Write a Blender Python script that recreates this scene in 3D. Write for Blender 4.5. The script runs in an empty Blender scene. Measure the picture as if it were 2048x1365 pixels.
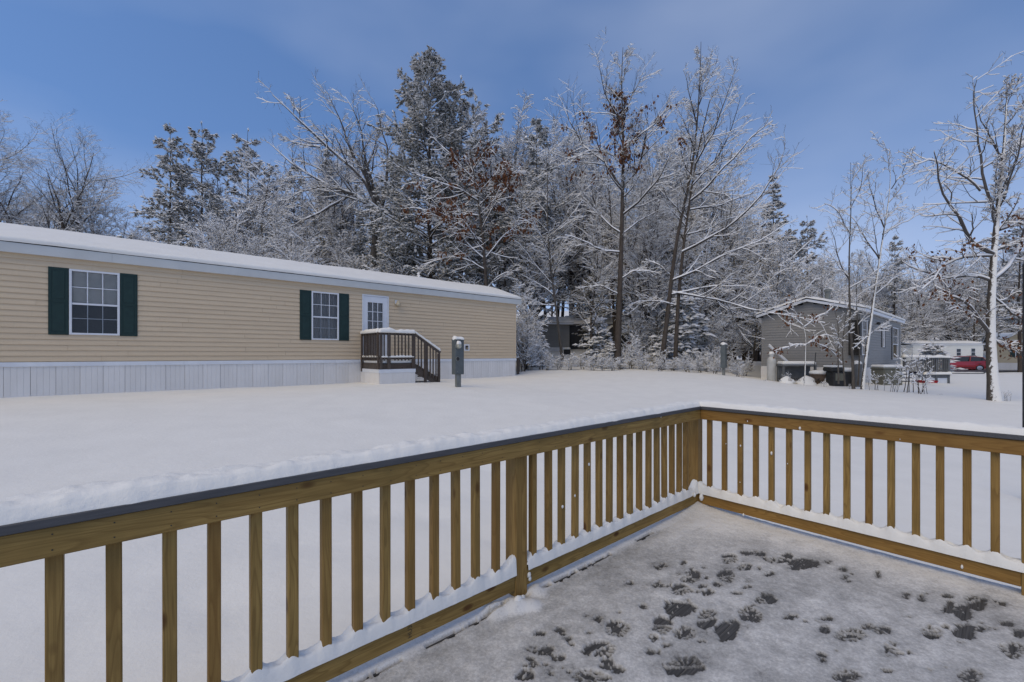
import bpy, math, random
import numpy as np
from mathutils import Vector
R = math.radians
sc = bpy.context.scene
COL = sc.collection

# ------------------------------------------------------------------ camera
F, HY, CAMZ, TH = 866.0, 709.4, 1.3646, 0.7215      # focal length in photo pixels, horizon row, eye height above deck, yaw of the deck
cd = bpy.data.cameras.new('camera'); cam = bpy.data.objects.new('camera', cd); COL.objects.link(cam)
cam.location = (0, 0, CAMZ); cam.rotation_euler = (R(90), 0, 0)
cd.sensor_width = 36; cd.lens = 36 * F / 2048; cd.shift_y = (HY - 682.5) / 2048
cd.clip_start = .05; cd.clip_end = 2000
sc.camera = cam

# ------------------------------------------------------------------ light
SUN_EL, SUN_AZ = 52, 215          # azimuth clockwise from +Y
w = bpy.data.worlds.new('World'); sc.world = w; w.use_nodes = True
nt = w.node_tree; nt.nodes.clear()
def N(t, **k):
    n = nt.nodes.new(t)
    for a, b in k.items(): setattr(n, a, b)
    return n
sky = N('ShaderNodeTexSky', sky_type='NISHITA', sun_disc=False, sun_elevation=R(SUN_EL), sun_rotation=R(SUN_AZ), air_density=1.0, dust_density=.2, ozone_density=1.0)
tc = N('ShaderNodeTexCoord')
sep = N('ShaderNodeSeparateXYZ'); nt.links.new(tc.outputs['Generated'], sep.inputs[0])
lift = N('ShaderNodeMapping'); lift.inputs['Location'].default_value = (0, 0, .22); lift.inputs['Scale'].default_value = (1, 1, .85)
nt.links.new(tc.outputs['Generated'], lift.inputs[0]); nt.links.new(lift.outputs[0], sky.inputs['Vector'])
mp = N('ShaderNodeMapping'); mp.inputs['Scale'].default_value = (1.0, 1.0, 2.2); mp.inputs['Location'].default_value = (1.7, .3, .2)
nt.links.new(tc.outputs['Generated'], mp.inputs[0])
nz = N('ShaderNodeTexNoise'); nz.inputs['Scale'].default_value = 1.5; nz.inputs['Detail'].default_value = 4; nz.inputs['Roughness'].default_value = .45
nt.links.new(mp.outputs[0], nz.inputs['Vector'])
cr = N('ShaderNodeValToRGB'); cr.color_ramp.elements[0].position = .34; cr.color_ramp.elements[0].color = (0, 0, 0, 1)
cr.color_ramp.elements[1].position = .74; cr.color_ramp.elements[1].color = (1, 1, 1, 1)
nt.links.new(nz.outputs['Fac'], cr.inputs[0])
# thicker veil of cloud low over the woods
hz = N('ShaderNodeMapRange'); hz.inputs['From Min'].default_value = .0; hz.inputs['From Max'].default_value = .36
hz.inputs['To Min'].default_value = .50; hz.inputs['To Max'].default_value = .0
nt.links.new(sep.outputs['Z'], hz.inputs['Value'])
mul = N('ShaderNodeMath', operation='MULTIPLY'); mul.inputs[1].default_value = .42
nt.links.new(cr.outputs[0], mul.inputs[0])
mxm = N('ShaderNodeMath', operation='ADD', use_clamp=True)
nt.links.new(mul.outputs[0], mxm.inputs[0]); nt.links.new(hz.outputs[0], mxm.inputs[1])
tint = N('ShaderNodeMix', data_type='RGBA', blend_type='MULTIPLY'); tint.inputs['Factor'].default_value = 1
tint.inputs['B'].default_value = (1.02, 1.22, 1.47, 1)
nt.links.new(sky.outputs[0], tint.inputs['A'])
mix = N('ShaderNodeMix', data_type='RGBA'); mix.inputs['B'].default_value = (4.9, 5.5, 6.9, 1)
nt.links.new(mxm.outputs[0], mix.inputs['Factor']); nt.links.new(tint.outputs['Result'], mix.inputs['A'])
bg = N('ShaderNodeBackground'); bg.inputs['Strength'].default_value = .12
nt.links.new(mix.outputs['Result'], bg.inputs['Color'])
ow = N('ShaderNodeOutputWorld'); nt.links.new(bg.outputs[0], ow.inputs[0])
sd = bpy.data.lights.new('sun', 'SUN'); sd.energy = 1.5; sd.angle = R(50); sd.color = (1, .78, .40)
sun = bpy.data.objects.new('sun', sd); COL.objects.link(sun)
az = R(SUN_AZ); dv = Vector((math.sin(az) * math.cos(R(SUN_EL)), math.cos(az) * math.cos(R(SUN_EL)), math.sin(R(SUN_EL))))
sun.rotation_euler = dv.to_track_quat('Z', 'Y').to_euler()
sc.view_settings.view_transform = 'Standard'; sc.view_settings.look = 'None'
sc.view_settings.exposure = 0.0; sc.view_settings.gamma = 1; sc.view_settings.use_curve_mapping = False
try:
    sc.cycles.max_bounces = 6; sc.cycles.transparent_max_bounces = 8; sc.cycles.use_denoising = True
except Exception: pass

# ------------------------------------------------------------------ coordinates
CU, SU = math.cos(TH), math.sin(TH)
def W(s, t, z=0): return Vector((CU * s - SU * t, SU * s + CU * t, z))       # deck frame -> world
def onT(px, T):                                                             # s of the point seen at column px on the plane t=T
    k = (px - 1024) / F; Y = T / (CU - SU * k); return Y * (CU * k + SU)
def onS(px, S):
    k = (px - 1024) / F; Y = S / (SU + CU * k); return Y * (CU - SU * k)
def zT(px, py, T):
    k = (px - 1024) / F; Y = T / (CU - SU * k); return CAMZ + (HY - py) * Y / F
def at(px, py, Y): return Vector(((px - 1024) / F * Y, Y, CAMZ + (HY - py) * Y / F))
rng = np.random.default_rng(7)

def _hash(ix, iy, seed):
    h = (ix.astype(np.int64) * 374761393 + iy.astype(np.int64) * 668265263 + seed * 974634777) & 0xffffffff
    h = ((h ^ (h >> 13)) * 1274126177) & 0xffffffff
    return ((h ^ (h >> 16)) & 0xffff) / 65535.0
def vnoise(x, y, seed=0):
    x = np.asarray(x, float); y = np.asarray(y, float)
    ix = np.floor(x); iy = np.floor(y); fx = x - ix; fy = y - iy
    fx = fx * fx * (3 - 2 * fx); fy = fy * fy * (3 - 2 * fy)
    a = _hash(ix, iy, seed); b = _hash(ix + 1, iy, seed); c = _hash(ix, iy + 1, seed); d = _hash(ix + 1, iy + 1, seed)
    return (a + (b - a) * fx) * (1 - fy) + (c + (d - c) * fx) * fy
def fbm(x, y, seed=0, o=4, g=.5):
    v = 0; a = 1; n = 0
    for i in range(o):
        v = v + a * vnoise(np.asarray(x) * 2 ** i, np.asarray(y) * 2 ** i, seed + i * 17); n += a; a *= g
    return v / n
def sstep(a, b, x):
    q = np.clip((x - a) / (b - a), 0, 1); return q * q * (3 - 2 * q)

# ------------------------------------------------------------------ materials
def mat(name, col, rough=.7, spec=.3, metal=0):
    m = bpy.data.materials.new(name); m.use_nodes = True
    b = m.node_tree.nodes['Principled BSDF']
    b.inputs['Base Color'].default_value = (*col, 1); b.inputs['Roughness'].default_value = rough
    b.inputs['Specular IOR Level'].default_value = spec; b.inputs['Metallic'].default_value = metal
    return m
class G:
    def __init__(s, m): s.t = m.node_tree; s.b = s.t.nodes['Principled BSDF']
    def n(s, t, **k):
        n = s.t.nodes.new(t)
        for a, b in k.items(): setattr(n, a, b)
        return n
    def l(s, a, b): s.t.links.new(a, b)
    def coord(s, scale=(1, 1, 1), kind='Object', rand=True):
        tcn = s.n('ShaderNodeTexCoord'); mpn = s.n('ShaderNodeMapping'); mpn.inputs['Scale'].default_value = scale
        s.l(tcn.outputs[kind], mpn.inputs['Vector'])
        if rand:
            oi = s.n('ShaderNodeObjectInfo'); mm = s.n('ShaderNodeMath', operation='MULTIPLY'); mm.inputs[1].default_value = 37
            s.l(oi.outputs['Random'], mm.inputs[0]); cx = s.n('ShaderNodeCombineXYZ')
            for i in range(3): s.l(mm.outputs[0], cx.inputs[i])
            s.l(cx.outputs[0], mpn.inputs['Location'])
        return mpn.outputs[0]
    def noise(s, vec, scale, detail=3, rough=.5):
        n = s.n('ShaderNodeTexNoise'); n.inputs['Scale'].default_value = scale; n.inputs['Detail'].default_value = detail; n.inputs['Roughness'].default_value = rough
        if vec is not None: s.l(vec, n.inputs['Vector'])
        return n.outputs['Fac']
    def ramp(s, f, stops):
        r = s.n('ShaderNodeValToRGB'); e = r.color_ramp.elements
        while len(e) < len(stops): e.new(.5)
        for q, (p, c) in zip(e, stops):
            q.position = p; q.color = (*c, 1) if not isinstance(c, (int, float)) else (c, c, c, 1)
        s.l(f, r.inputs[0]); return r.outputs[0]
    def mix(s, f, a, b, mode='MIX'):
        m = s.n('ShaderNodeMix', data_type='RGBA', blend_type=mode)
        for v, i in ((f, 'Factor'), (a, 'A'), (b, 'B')):
            if isinstance(v, (int, float)): m.inputs[i].default_value = v
            elif isinstance(v, tuple): m.inputs[i].default_value = (*v, 1)
            else: s.l(v, m.inputs[i])
        return m.outputs['Result']
    def math(s, op, a, b=None, clamp=False):
        m = s.n('ShaderNodeMath', operation=op, use_clamp=clamp)
        for v, i in ((a, 0), (b, 1)):
            if v is None: continue
            if isinstance(v, (int, float)): m.inputs[i].default_value = v
            else: s.l(v, m.inputs[i])
        return m.outputs[0]
    def color(s, c): s.l(c, s.b.inputs['Base Color'])
    def bump(s, h, strength=.3, dist=.01):
        b = s.n('ShaderNodeBump'); b.inputs['Strength'].default_value = strength; b.inputs['Distance'].default_value = dist
        s.l(h, b.inputs['Height']); s.l(b.outputs[0], s.b.inputs['Normal'])
    def normal_dot(s, d):
        g = s.n('ShaderNodeNewGeometry'); v = s.n('ShaderNodeVectorMath', operation='DOT_PRODUCT'); v.inputs[1].default_value = d
        s.l(g.outputs['Normal'], v.inputs[0]); return v.outputs['Value']

def m_snow(name, grain=1.0, col=(.80, .785, .745)):
    m = mat(name, col, .65, .25); g = G(m)
    v = g.coord(rand=False)
    n1 = g.noise(v, 60, 4, .7); n2 = g.noise(v, 2.2, 3)
    g.color(g.mix(g.ramp(n2, [(.3, 0.), (.7, 1.)]), tuple(c * .95 for c in col), col))
    mixn = g.math('ADD', g.math('MULTIPLY', n1, .35), g.math('MULTIPLY', g.noise(v, 14, 3), 1.0))
    g.bump(mixn, .35 * grain, .02)
    return m
SNOW = m_snow('snow')
SNOW_T = m_snow('snow_on_branches', .3, (.80, .805, .82))
def m_wood(name, axis, dark, light, bump=.25):
    m = mat(name, light, .62, .25); g = G(m)
    def sc3(along, across): q = [across] * 3; q[axis] = along; return tuple(q)
    # flat-sawn figure: contour lines of a slow noise stretched along the board
    slow = g.noise(g.coord(sc3(1.1, 11)), 1.0, 2, .45)
    fig = g.math('FRACT', g.math('MULTIPLY', slow, 17))
    figr = g.ramp(fig, [(.0, 0.), (.55, .15), (.88, 1.), (1.0, 0.)])
    fine = g.noise(g.coord(sc3(4, 170)), 1.0, 3, .65)
    mid = g.noise(g.coord(sc3(1.6, 42)), 1.0, 2, .5)
    c = g.mix(g.ramp(mid, [(.30, 0.), (.70, 1.)]), tuple(d * .55 + l * .45 for d, l in zip(dark, light)), light)
    c = g.mix(g.math('MULTIPLY', figr, .72), c, dark)
    c = g.mix(g.ramp(fine, [(.40, 0.), (.75, .55)]), c, tuple(q * .72 for q in dark))
    # knots
    vo = g.n('ShaderNodeTexVoronoi'); vo.inputs['Scale'].default_value = 1.0; g.l(g.coord(sc3(4.2, 8.5)), vo.inputs['Vector'])
    kn = g.ramp(vo.outputs['Distance'], [(.05, 1.), (.10, .85), (.17, 0.)])
    c = g.mix(kn, c, (dark[0] * .40, dark[1] * .25, dark[2] * .22))
    # damp blotches and treatment stains
    bl = g.noise(g.coord((2.2, 2.2, 2.2)), 1.7, 3)
    c = g.mix(g.ramp(bl, [(.42, 0.), (.70, .6)]), c, (dark[0] * .80, dark[1] * .92, dark[2] * 1.0))
    oi = g.n('ShaderNodeObjectInfo')
    c = g.mix(g.math('MULTIPLY', oi.outputs['Random'], .45), c, (dark[0] * .95, dark[1] * .74, dark[2] * .60))
    g.color(c); g.bump(fine, bump, .002)
    return m
PT_X = m_wood('treated_pine_x', 0, (.19, .112, .030), (.40, .262, .082))
PT_Z = m_wood('treated_pine_z', 2, (.19, .110, .030), (.40, .260, .082))
OLD_Z = m_wood('weathered_wood_z', 2, (.055, .044, .037), (.13, .105, .088))
OLD_X = m_wood('weathered_wood_x', 0, (.055, .044, .037), (.13, .105, .088))
def m_noisy(name, c0, c1, scale, rough=.7, spec=.3, sc3=(1, 1, 1), bump=0, rand=True):
    m = mat(name, c1, rough, spec); g = G(m); n = g.noise(g.coord(sc3, rand=rand), scale, 4, .6)
    c = g.mix(g.ramp(n, [(.3, 0.), (.7, 1.)]), c0, c1)
    g.color(c)
    if bump: g.bump(n, bump, .004)
    return m
COMPOSITE = m_noisy('grey_composite_board', (.062, .062, .066), (.090, .090, .095), 30, .55, .3, (.3, 5, 5), .2)
PLANKM = m_noisy('charcoal_deck_board', (.030, .0295, .029), (.105, .102, .099), 22, .6, .3, (.15, 6, 6), .8)
def m_siding(name, c0, c1):
    m = mat(name, c1, .55, .3); g = G(m)
    n = g.noise(g.coord((.6, 6, 6)), 3, 4, .6); oi = g.n('ShaderNodeObjectInfo')
    c = g.mix(g.ramp(n, [(.3, 0.), (.7, 1.)]), c0, c1)
    c = g.mix(g.math('MULTIPLY', oi.outputs['Random'], .12), c, tuple(q * .7 for q in c0))
    # faint drip streaks
    st = g.noise(g.coord((14, 14, .25), rand=False), 1.2, 3, .6)
    c = g.mix(g.ramp(st, [(.55, 0.), (.85, .14)]), c, tuple(q * .55 for q in c0))
    g.color(c); g.bump(g.noise(g.coord((1, 8, 30)), 8, 3), .08, .002); return m
BEIGE = m_siding('beige_vinyl', (.56, .44, .30), (.62, .495, .34))
GREYV = m_siding('grey_vinyl', (.225, .218, .206), (.265, .256, .243))
GREYV2 = m_siding('greige_vinyl', (.24, .23, .21), (.28, .265, .24))
TAN = m_siding('tan_vinyl', (.45, .38, .26), (.50, .43, .31))
CREAM = m_siding('cream_metal', (.66, .66, .62), (.72, .72, .68))
WVINYL = m_noisy('white_skirting_vinyl', (.62, .60, .575), (.72, .70, .68), 1.5, .5, .3, (1, 1, .4), 0)
WTRIM = m_noisy('white_trim', (.60, .62, .66), (.68, .70, .73), 3, .5, .3)
FASC = m_noisy('pale_blue_fascia', (.47, .48, .47), (.53, .54, .53), 2, .45, .4)
GREEN = m_noisy('dark_green_shutter', (.010, .028, .026), (.014, .038, .034), 8, .5, .3)
DARK = m_noisy('dark_trim', (.02, .02, .02), (.035, .035, .035), 8, .6, .3)
ROOM = mat('room_dark', (.03, .028, .026), .9)
BLIND = m_noisy('window_blind', (.75, .75, .72), (.85, .85, .82), 4, .7, .2)
CURT = m_noisy('curtain', (.20, .19, .18), (.32, .31, .30), 4, .9, .1, (10, 10, .5))
def m_glass(name, tint=.55):
    m = bpy.data.materials.new(name); m.use_nodes = True; t = m.node_tree; t.nodes.clear()
    o = t.nodes.new('ShaderNodeOutputMaterial'); mx = t.nodes.new('ShaderNodeMixShader'); tr = t.nodes.new('ShaderNodeBsdfTransparent')
    gl = t.nodes.new('ShaderNodeBsdfGlossy'); fr = t.nodes.new('ShaderNodeFresnel'); fr.inputs[0].default_value = 1.42
    tr.inputs[0].default_value = (tint, tint, tint, 1); gl.inputs['Roughness'].default_value = .04
    ad = t.nodes.new('ShaderNodeMath'); ad.operation = 'ADD'; ad.inputs[1].default_value = .0
    t.links.new(fr.outputs[0], ad.inputs[0]); t.links.new(ad.outputs[0], mx.inputs[0])
    t.links.new(tr.outputs[0], mx.inputs[1]); t.links.new(gl.outputs[0], mx.inputs[2]); t.links.new(mx.outputs[0], o.inputs[0]); return m
GLASS = m_glass('window_glass', .95)
METERG = m_noisy('grey_green_steel', (.075, .088, .090), (.10, .115, .118), 6, .5, .4)
GALV = m_noisy('galvanised_post', (.12, .125, .11), (.20, .21, .20), 12, .5, .5, (1, 1, .3))
BRASS = mat('door_knob_metal', (.35, .30, .22), .35, .5, .8)
def m_bark(name, c0, c1, snow=.0):
    m = mat(name, c1, .9, .15); g = G(m)
    n = g.noise(g.coord((1, 1, .22), rand=False), 18, 4, .7); c = g.mix(g.ramp(n, [(.3, 0.), (.75, 1.)]), c0, c1)
    if snow > 0:        # snow driven against the weather side and lying on top
        d = g.normal_dot((.15, -.95, .28)); n2 = g.noise(g.coord((1, 1, .8), rand=False), 9, 6, .8)
        f = g.math('ADD', d, g.math('MULTIPLY', g.math('SUBTRACT', n2, .5), 3.0))
        c = g.mix(g.ramp(f, [(1.0 - snow - .12, 0.), (1.0 - snow, 1.)]), c, (.78, .77, .74))
    g.color(c); g.bump(n, .5, .02); return m
BARK = m_bark('bark', (.045, .036, .030), (.105, .088, .075), .0)
BARK_G = m_bark('grey_bark', (.060, .054, .048), (.14, .125, .11), .0)
BARK_S = m_bark('snow_plastered_bark', (.060, .050, .040), (.13, .11, .09), .52)
TWIG = m_noisy('twig', (.038, .033, .030), (.075, .066, .060), 3, .9, .1)
TWIGL = m_noisy('pale_twig', (.065, .060, .056), (.12, .11, .105), 3, .9, .1)
NEED = mat('pine_needles', (.04, .05, .03), .8, .15); g = G(NEED); v = g.coord(rand=False)
c = g.mix(g.ramp(g.noise(v, 1.2, 3), [(.3, 0.), (.7, 1.)]), (.030, .038, .024), (.070, .078, .050))
g.color(g.mix(g.ramp(g.noise(v, 9, 2), [(.44, 0.), (.58, .8)]), c, (.62, .63, .65)))      # frosted ends
BROWN = m_noisy('dead_oak_leaves', (.075, .030, .016), (.17, .075, .036), 4, .8, .15)
RED = mat('red_car_paint', (.36, .012, .018), .3, .5); RED.node_tree.nodes['Principled BSDF'].inputs['Coat Weight'].default_value = .5
RUBBER = mat('tyre_rubber', (.02, .02, .02), .8); RIMM = mat('alloy_rim', (.45, .45, .47), .35, .5, .7); CARGL = mat('car_window', (.02, .025, .03), .08, .6)
BLUEP = mat('blue_plastic', (.015, .02, .11), .5); REDP = mat('red_plastic', (.30, .012, .02), .5)
OLIVE = m_noisy('olive_plastic', (.13, .125, .095), (.16, .155, .12), 5, .6, .3)
TANKM = m_noisy('white_tank_paint', (.42, .42, .40), (.52, .52, .50), 4, .5, .35)
TERRA = m_noisy('brown_tub', (.12, .085, .06), (.17, .12, .09), 6, .7, .2)
GREYW = m_noisy('grey_painted_wood', (.10, .105, .11), (.15, .155, .16), 6, .7, .2)
ROADM = m_noisy('wet_asphalt', (.05, .05, .055), (.10, .10, .11), 2, .5, .3, (1, 1, 1), .1, False)
TEAL = mat('teal_trim', (.04, .16, .22), .6)
REDW = m_noisy('red_brown_fence', (.11, .035, .022), (.16, .055, .035), 5, .8, .2)
LAMPG = mat('lamp_globe_unlit', (.75, .74, .68), .3, .4)

# ------------------------------------------------------------------ building kit
def tag(o, label=None, cat=None, group=None, kind=None):
    if label: o['label'] = label
    if cat: o['category'] = cat
    if group: o['group'] = group
    if kind: o['kind'] = kind
    return o
def root(name, s, t, z, label, cat, group=None, rot=TH, world=False):
    o = bpy.data.objects.new(name, None); COL.objects.link(o); o.empty_display_size = .2
    o.location = Vector((s, t, z)) if world else W(s, t, z)
    o.rotation_euler = (0, 0, rot); o['_o'] = [float(s), float(t), float(z)]
    return tag(o, label, cat, group)
def link(name, me, parent=None, loc=None, rotz=None):
    o = bpy.data.objects.new(name, me); COL.objects.link(o)
    if parent is not None: o.parent = parent
    if loc is not None: o.location = loc
    if rotz is not None: o.rotation_euler = (0, 0, rotz)
    return o
def fast_mesh(name, V, Fc, m, smooth=False):
    """V (n,3) array, Fc (k,3) or (k,4) index array"""
    me = bpy.data.meshes.new(name); V = np.asarray(V, np.float32); Fc = np.asarray(Fc, np.int32)
    k, c = Fc.shape
    me.vertices.add(len(V)); me.vertices.foreach_set('co', V.ravel())
    me.loops.add(k * c); me.loops.foreach_set('vertex_index', Fc.ravel())
    me.polygons.add(k); me.polygons.foreach_set('loop_start', np.arange(0, k * c, c, dtype=np.int32)); me.polygons.foreach_set('loop_total', np.full(k, c, np.int32))
    if smooth: me.polygons.foreach_set('use_smooth', np.ones(k, bool))
    me.update(calc_edges=True); me.materials.append(m); return me
class MB:
    def __init__(s): s.v = []; s.f = []
    def box(s, a, b):
        (x0, y0, z0), (x1, y1, z1) = a, b; i = len(s.v)
        s.v += [(x0, y0, z0), (x1, y0, z0), (x1, y1, z0), (x0, y1, z0), (x0, y0, z1), (x1, y0, z1), (x1, y1, z1), (x0, y1, z1)]
        s.f += [(i, i + 3, i + 2, i + 1), (i + 4, i + 5, i + 6, i + 7), (i, i + 1, i + 5, i + 4), (i + 1, i + 2, i + 6, i + 5), (i + 2, i + 3, i + 7, i + 6), (i + 3, i, i + 4, i + 7)]; return s
    def bar(s, p, q, wd, hd, up=(0, 0, 1)):
        p = Vector(p); q = Vector(q); d = (q - p).normalized(); x = d.cross(Vector(up)).normalized() * wd / 2; y = x.cross(d).normalized() * hd / 2
        i = len(s.v)
        for c in (p, q):
            for e in (-x - y, x - y, x + y, -x + y): s.v.append(tuple(c + e))
        s.f += [(i + 3, i + 2, i + 1, i), (i + 4, i + 5, i + 6, i + 7)] + [(i + j, i + (j + 1) % 4, i + 4 + (j + 1) % 4, i + 4 + j) for j in range(4)]; return s
    def rings(s, rs, close=True, caps=True):
        i = len(s.v); n = len(rs[0])
        for r in rs: s.v += [tuple(p) for p in r]
        for a in range(len(rs) - 1):
            for j in range(n if close else n - 1):
                k = (j + 1) % n; s.f.append((i + a * n + j, i + a * n + k, i + (a + 1) * n + k, i + (a + 1) * n + j))
        if caps: s.f += [tuple(i + j for j in reversed(range(n))), tuple(i + (len(rs) - 1) * n + j for j in range(n))]
        return s
    def lathe(s, c, prof, n=16):
        return s.rings([[(c[0] + r * math.cos(2 * math.pi * j / n), c[1] + r * math.sin(2 * math.pi * j / n), c[2] + z) for j in range(n)] for r, z in prof])
    def tube(s, pts, rad, n=8):
        rs = []
        for i, p in enumerate(pts):
            p = Vector(p); d = (Vector(pts[min(i + 1, len(pts) - 1)]) - Vector(pts[max(i - 1, 0)])).normalized()
            x = d.cross(Vector((.13, .21, .97))).normalized(); y = d.cross(x); r = rad if isinstance(rad, (int, float)) else rad[i]
            rs.append([p + (x * math.cos(2 * math.pi * j / n) + y * math.sin(2 * math.pi * j / n)) * r for j in range(n)])
        return s.rings(rs)
    def prism(s, poly, axis, a, b):
        def mk(u, v, c): return (c, u, v) if axis == 0 else ((u, c, v) if axis == 1 else (u, v, c))
        return s.rings([[mk(u, v, a) for u, v in poly], [mk(u, v, b) for u, v in poly]])
    def mesh(s, name, m, o=(0, 0, 0), smooth=False, bevel=0):
        me = bpy.data.meshes.new(name); me.from_pydata([(x - o[0], y - o[1], z - o[2]) for x, y, z in s.v], [], s.f); me.materials.append(m)
        import bmesh
        bm = bmesh.new(); bm.from_mesh(me); bmesh.ops.recalc_face_normals(bm, faces=bm.faces)
        if bevel: bmesh.ops.bevel(bm, geom=list(bm.edges), offset=bevel, segments=1, affect='EDGES')
        bm.to_mesh(me); bm.free()
        if smooth: me.shade_smooth() if hasattr(me, 'shade_smooth') else None
        return me
    def build(s, name, m, parent=None, smooth=False, bevel=0, origin=None):
        """vertices are in the frame of the parent's root (deck frame or world frame)"""
        ro = parent
        while ro is not None and '_o' not in ro: ro = ro.parent
        o = tuple(ro['_o']) if ro is not None else (0, 0, 0)
        if origin is not None: o2 = origin
        else: o2 = o
        if parent is not None and '_o' not in parent:            # sub-part of a part: stay in the part's own frame
            po = parent.location; loc = tuple(o2[i] - o[i] - po[i] for i in range(3))
        else: loc = tuple(o2[i] - o[i] for i in range(3))
        ob = link(name, s.mesh(name, m, o2, smooth, bevel), parent, loc)
        return ob
def grid_mesh(name, P, m, smooth=True):
    """P (a,b,3)"""
    a, b = P.shape[:2]; idx = np.arange(a * b).reshape(a, b)
    Fc = np.stack([idx[:-1, :-1], idx[1:, :-1], idx[1:, 1:], idx[:-1, 1:]], -1).reshape(-1, 4)
    return fast_mesh(name, P.reshape(-1, 3), Fc, m, smooth)

# ------------------------------------------------------------------ ground
def gp(px, Y, z): return ((px - 1024) / F * Y, Y, z)
ctrl = []
for s_ in (-8, -4, 0, 3, 6, 9, 13): ctrl.append((*W(s_, 14.6)[:2], .40)); ctrl.append((*W(s_, 18.8)[:2], .45))
for s_ in (-8, -4, 0, 4): ctrl.append((*W(s_, 2.4)[:2], -.42)); ctrl.append((*W(s_, 8.5)[:2], .14))
ctrl += [(*W(5.0, 1)[:2], -.42), (*W(5.0, -3)[:2], -.45), (*W(4.5, 4)[:2], -.3), (*W(8, 5)[:2], -.10), (*W(9, 10)[:2], .22), (0, 0, -.45), (-6, -6, -.45), (6, -6, -.45)]
ctrl += [gp(914, 13.6, .38), gp(1100, 24, .62), gp(1250, 27, .60), gp(1400, 25, .50), gp(1447, 20, .47), gp(1125, 38, 1.75), gp(1250, 38, 1.7), gp(1000, 38, 1.6), gp(1502, 42, .45),
         gp(1480, 33, .95), gp(1534, 22, .08), gp(1534, 28, .45), gp(1720, 18.8, .08), gp(1746, 18.8, .10), gp(1610, 19, .02), gp(1830, 30, .0), gp(1985, 12.5, .055), gp(1800, 16, -.02), gp(1940, 20, -.12),
         gp(1935, 44, -.33), gp(1850, 52, -.2), gp(2020, 47, .05), gp(2100, 25, -.2), gp(2100, 9, -.2), gp(2040, 33, -.30), gp(1900, 33, -.28),
         gp(600, 40, 1.2), gp(200, 40, 1.0), gp(-100, 40, .8), gp(1300, 70, 2.6), gp(800, 80, 2.4), gp(1600, 75, 1.6), gp(1900, 90, 1.2), gp(2300, 80, .6)]
CT = np.array(ctrl, float)
def tps(d): return np.where(d > 1e-9, d * d * np.log(np.maximum(d, 1e-9)), 0)
n_ = len(CT); K = tps(np.linalg.norm(CT[:, None, :2] - CT[None, :, :2], axis=2)) + np.eye(n_) * 2.0
A = np.zeros((n_ + 3, n_ + 3)); A[:n_, :n_] = K; A[:n_, n_] = 1; A[:n_, n_ + 1:] = CT[:, :2]; A[n_:, :n_] = A[:n_, n_:].T
SOL = np.linalg.solve(A, np.concatenate([CT[:, 2], np.zeros(3)]))
def gz(x, y):
    x = np.asarray(x, float); y = np.asarray(y, float); sh = x.shape; x = x.ravel(); y = y.ravel()
    rr = np.hypot(x, y); sc_ = np.minimum(1, 95 / np.maximum(rr, 1e-6)); xc = x * sc_; yc = y * sc_
    z = SOL[n_] + SOL[n_ + 1] * xc + SOL[n_ + 2] * yc
    for i in range(n_): z = z + SOL[i] * tps(np.hypot(xc - CT[i, 0], yc - CT[i, 1]))
    z = np.clip(z, -1, 3.5) + 10 * sstep(58, 125, y)
    return z.reshape(sh)
def gz1(x, y): return float(gz(np.array([x]), np.array([y]))[0])
def axis(lo, hi, c0, c1, fine, growth):
    a = list(np.arange(c0, c1 + fine, fine)); st = fine
    while a[-1] < hi: st *= growth; a.append(a[-1] + st)
    st = fine
    while a[0] > lo: st *= growth; a.insert(0, a[0] - st)
    return np.array(a)
ax = axis(-400, 400, -9, 20, .145, 1.12); ay = axis(-60, 600, 1.5, 24, .14, 1.10)
GX, GY = np.meshgrid(ax, ay, indexing='ij')
GZ = gz(GX, GY)
small = .030 * (fbm(GX * 1.1, GY * 1.1, 3, 4) - .5) + .10 * (fbm(GX * .25, GY * .25, 9, 3) - .5)
# old tracks and settled dimples near the deck
GS = CU * GX + SU * GY; GT = -SU * GX + CU * GY
nearm = sstep(8.0, 3.0, GT) * sstep(-1, 1, GT) * sstep(5.5, 3.5, GS)
small = small - nearm * .035 * sstep(.60, .74, fbm(GX * 3.1, GY * 3.1, 31, 2))
# plough bank along the road at the right
GZ = GZ + small
GZ = np.where((GS < 3.95) & (GT < 2.0) & (GS > -6) & (GT > -6), np.minimum(GZ, -.40), GZ)
tag(link('ground', grid_mesh('ground', np.stack([GX, GY, GZ], -1), m_snow('ground_snow', .8))), kind='structure')

# ------------------------------------------------------------------ deck
S0, T0 = 3.787, 1.823
EDGE_S, EDGE_T = S0 + .062, T0 + .062
deck = root('deck_floor', 0, 0, 0, 'charcoal composite deck floor thinly covered in trampled snow', 'deck')
tag(deck, kind='structure'); del deck['category']
tt = EDGE_T; k = 0
pm = MB().box((0, 0, -.026), (EDGE_S + 3.0, .117, 0)).mesh('plank', PLANKM, bevel=.002)
pw = MB().box((0, 0, -.026), (EDGE_S + 3.0, .136, 0)).mesh('plank', PLANKM, bevel=.002)
link('plank', pm, deck, (-3.0, EDGE_T - .117, 0))
t_ = EDGE_T - .117 - .007
while t_ > -2.6:
    link('plank', pw, deck, (-3.0, t_ - .136, 0)); t_ -= .142
MB().box((EDGE_S - .04, -2.6, -.22), (EDGE_S - .002, EDGE_T - .002, -.028)).build('rim_joist', PT_X, deck)
MB().box((-3.0, EDGE_T - .04, -.22), (EDGE_S - .042, EDGE_T - .002, -.028)).build('rim_joist', PT_X, deck)
for sx in (-2.6, -.4, 1.6, 3.6):
    MB().box((sx, EDGE_T - .14, -.60), (sx + .09, EDGE_T - .045, -.03)).build('support_post', PT_Z, deck)

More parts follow.
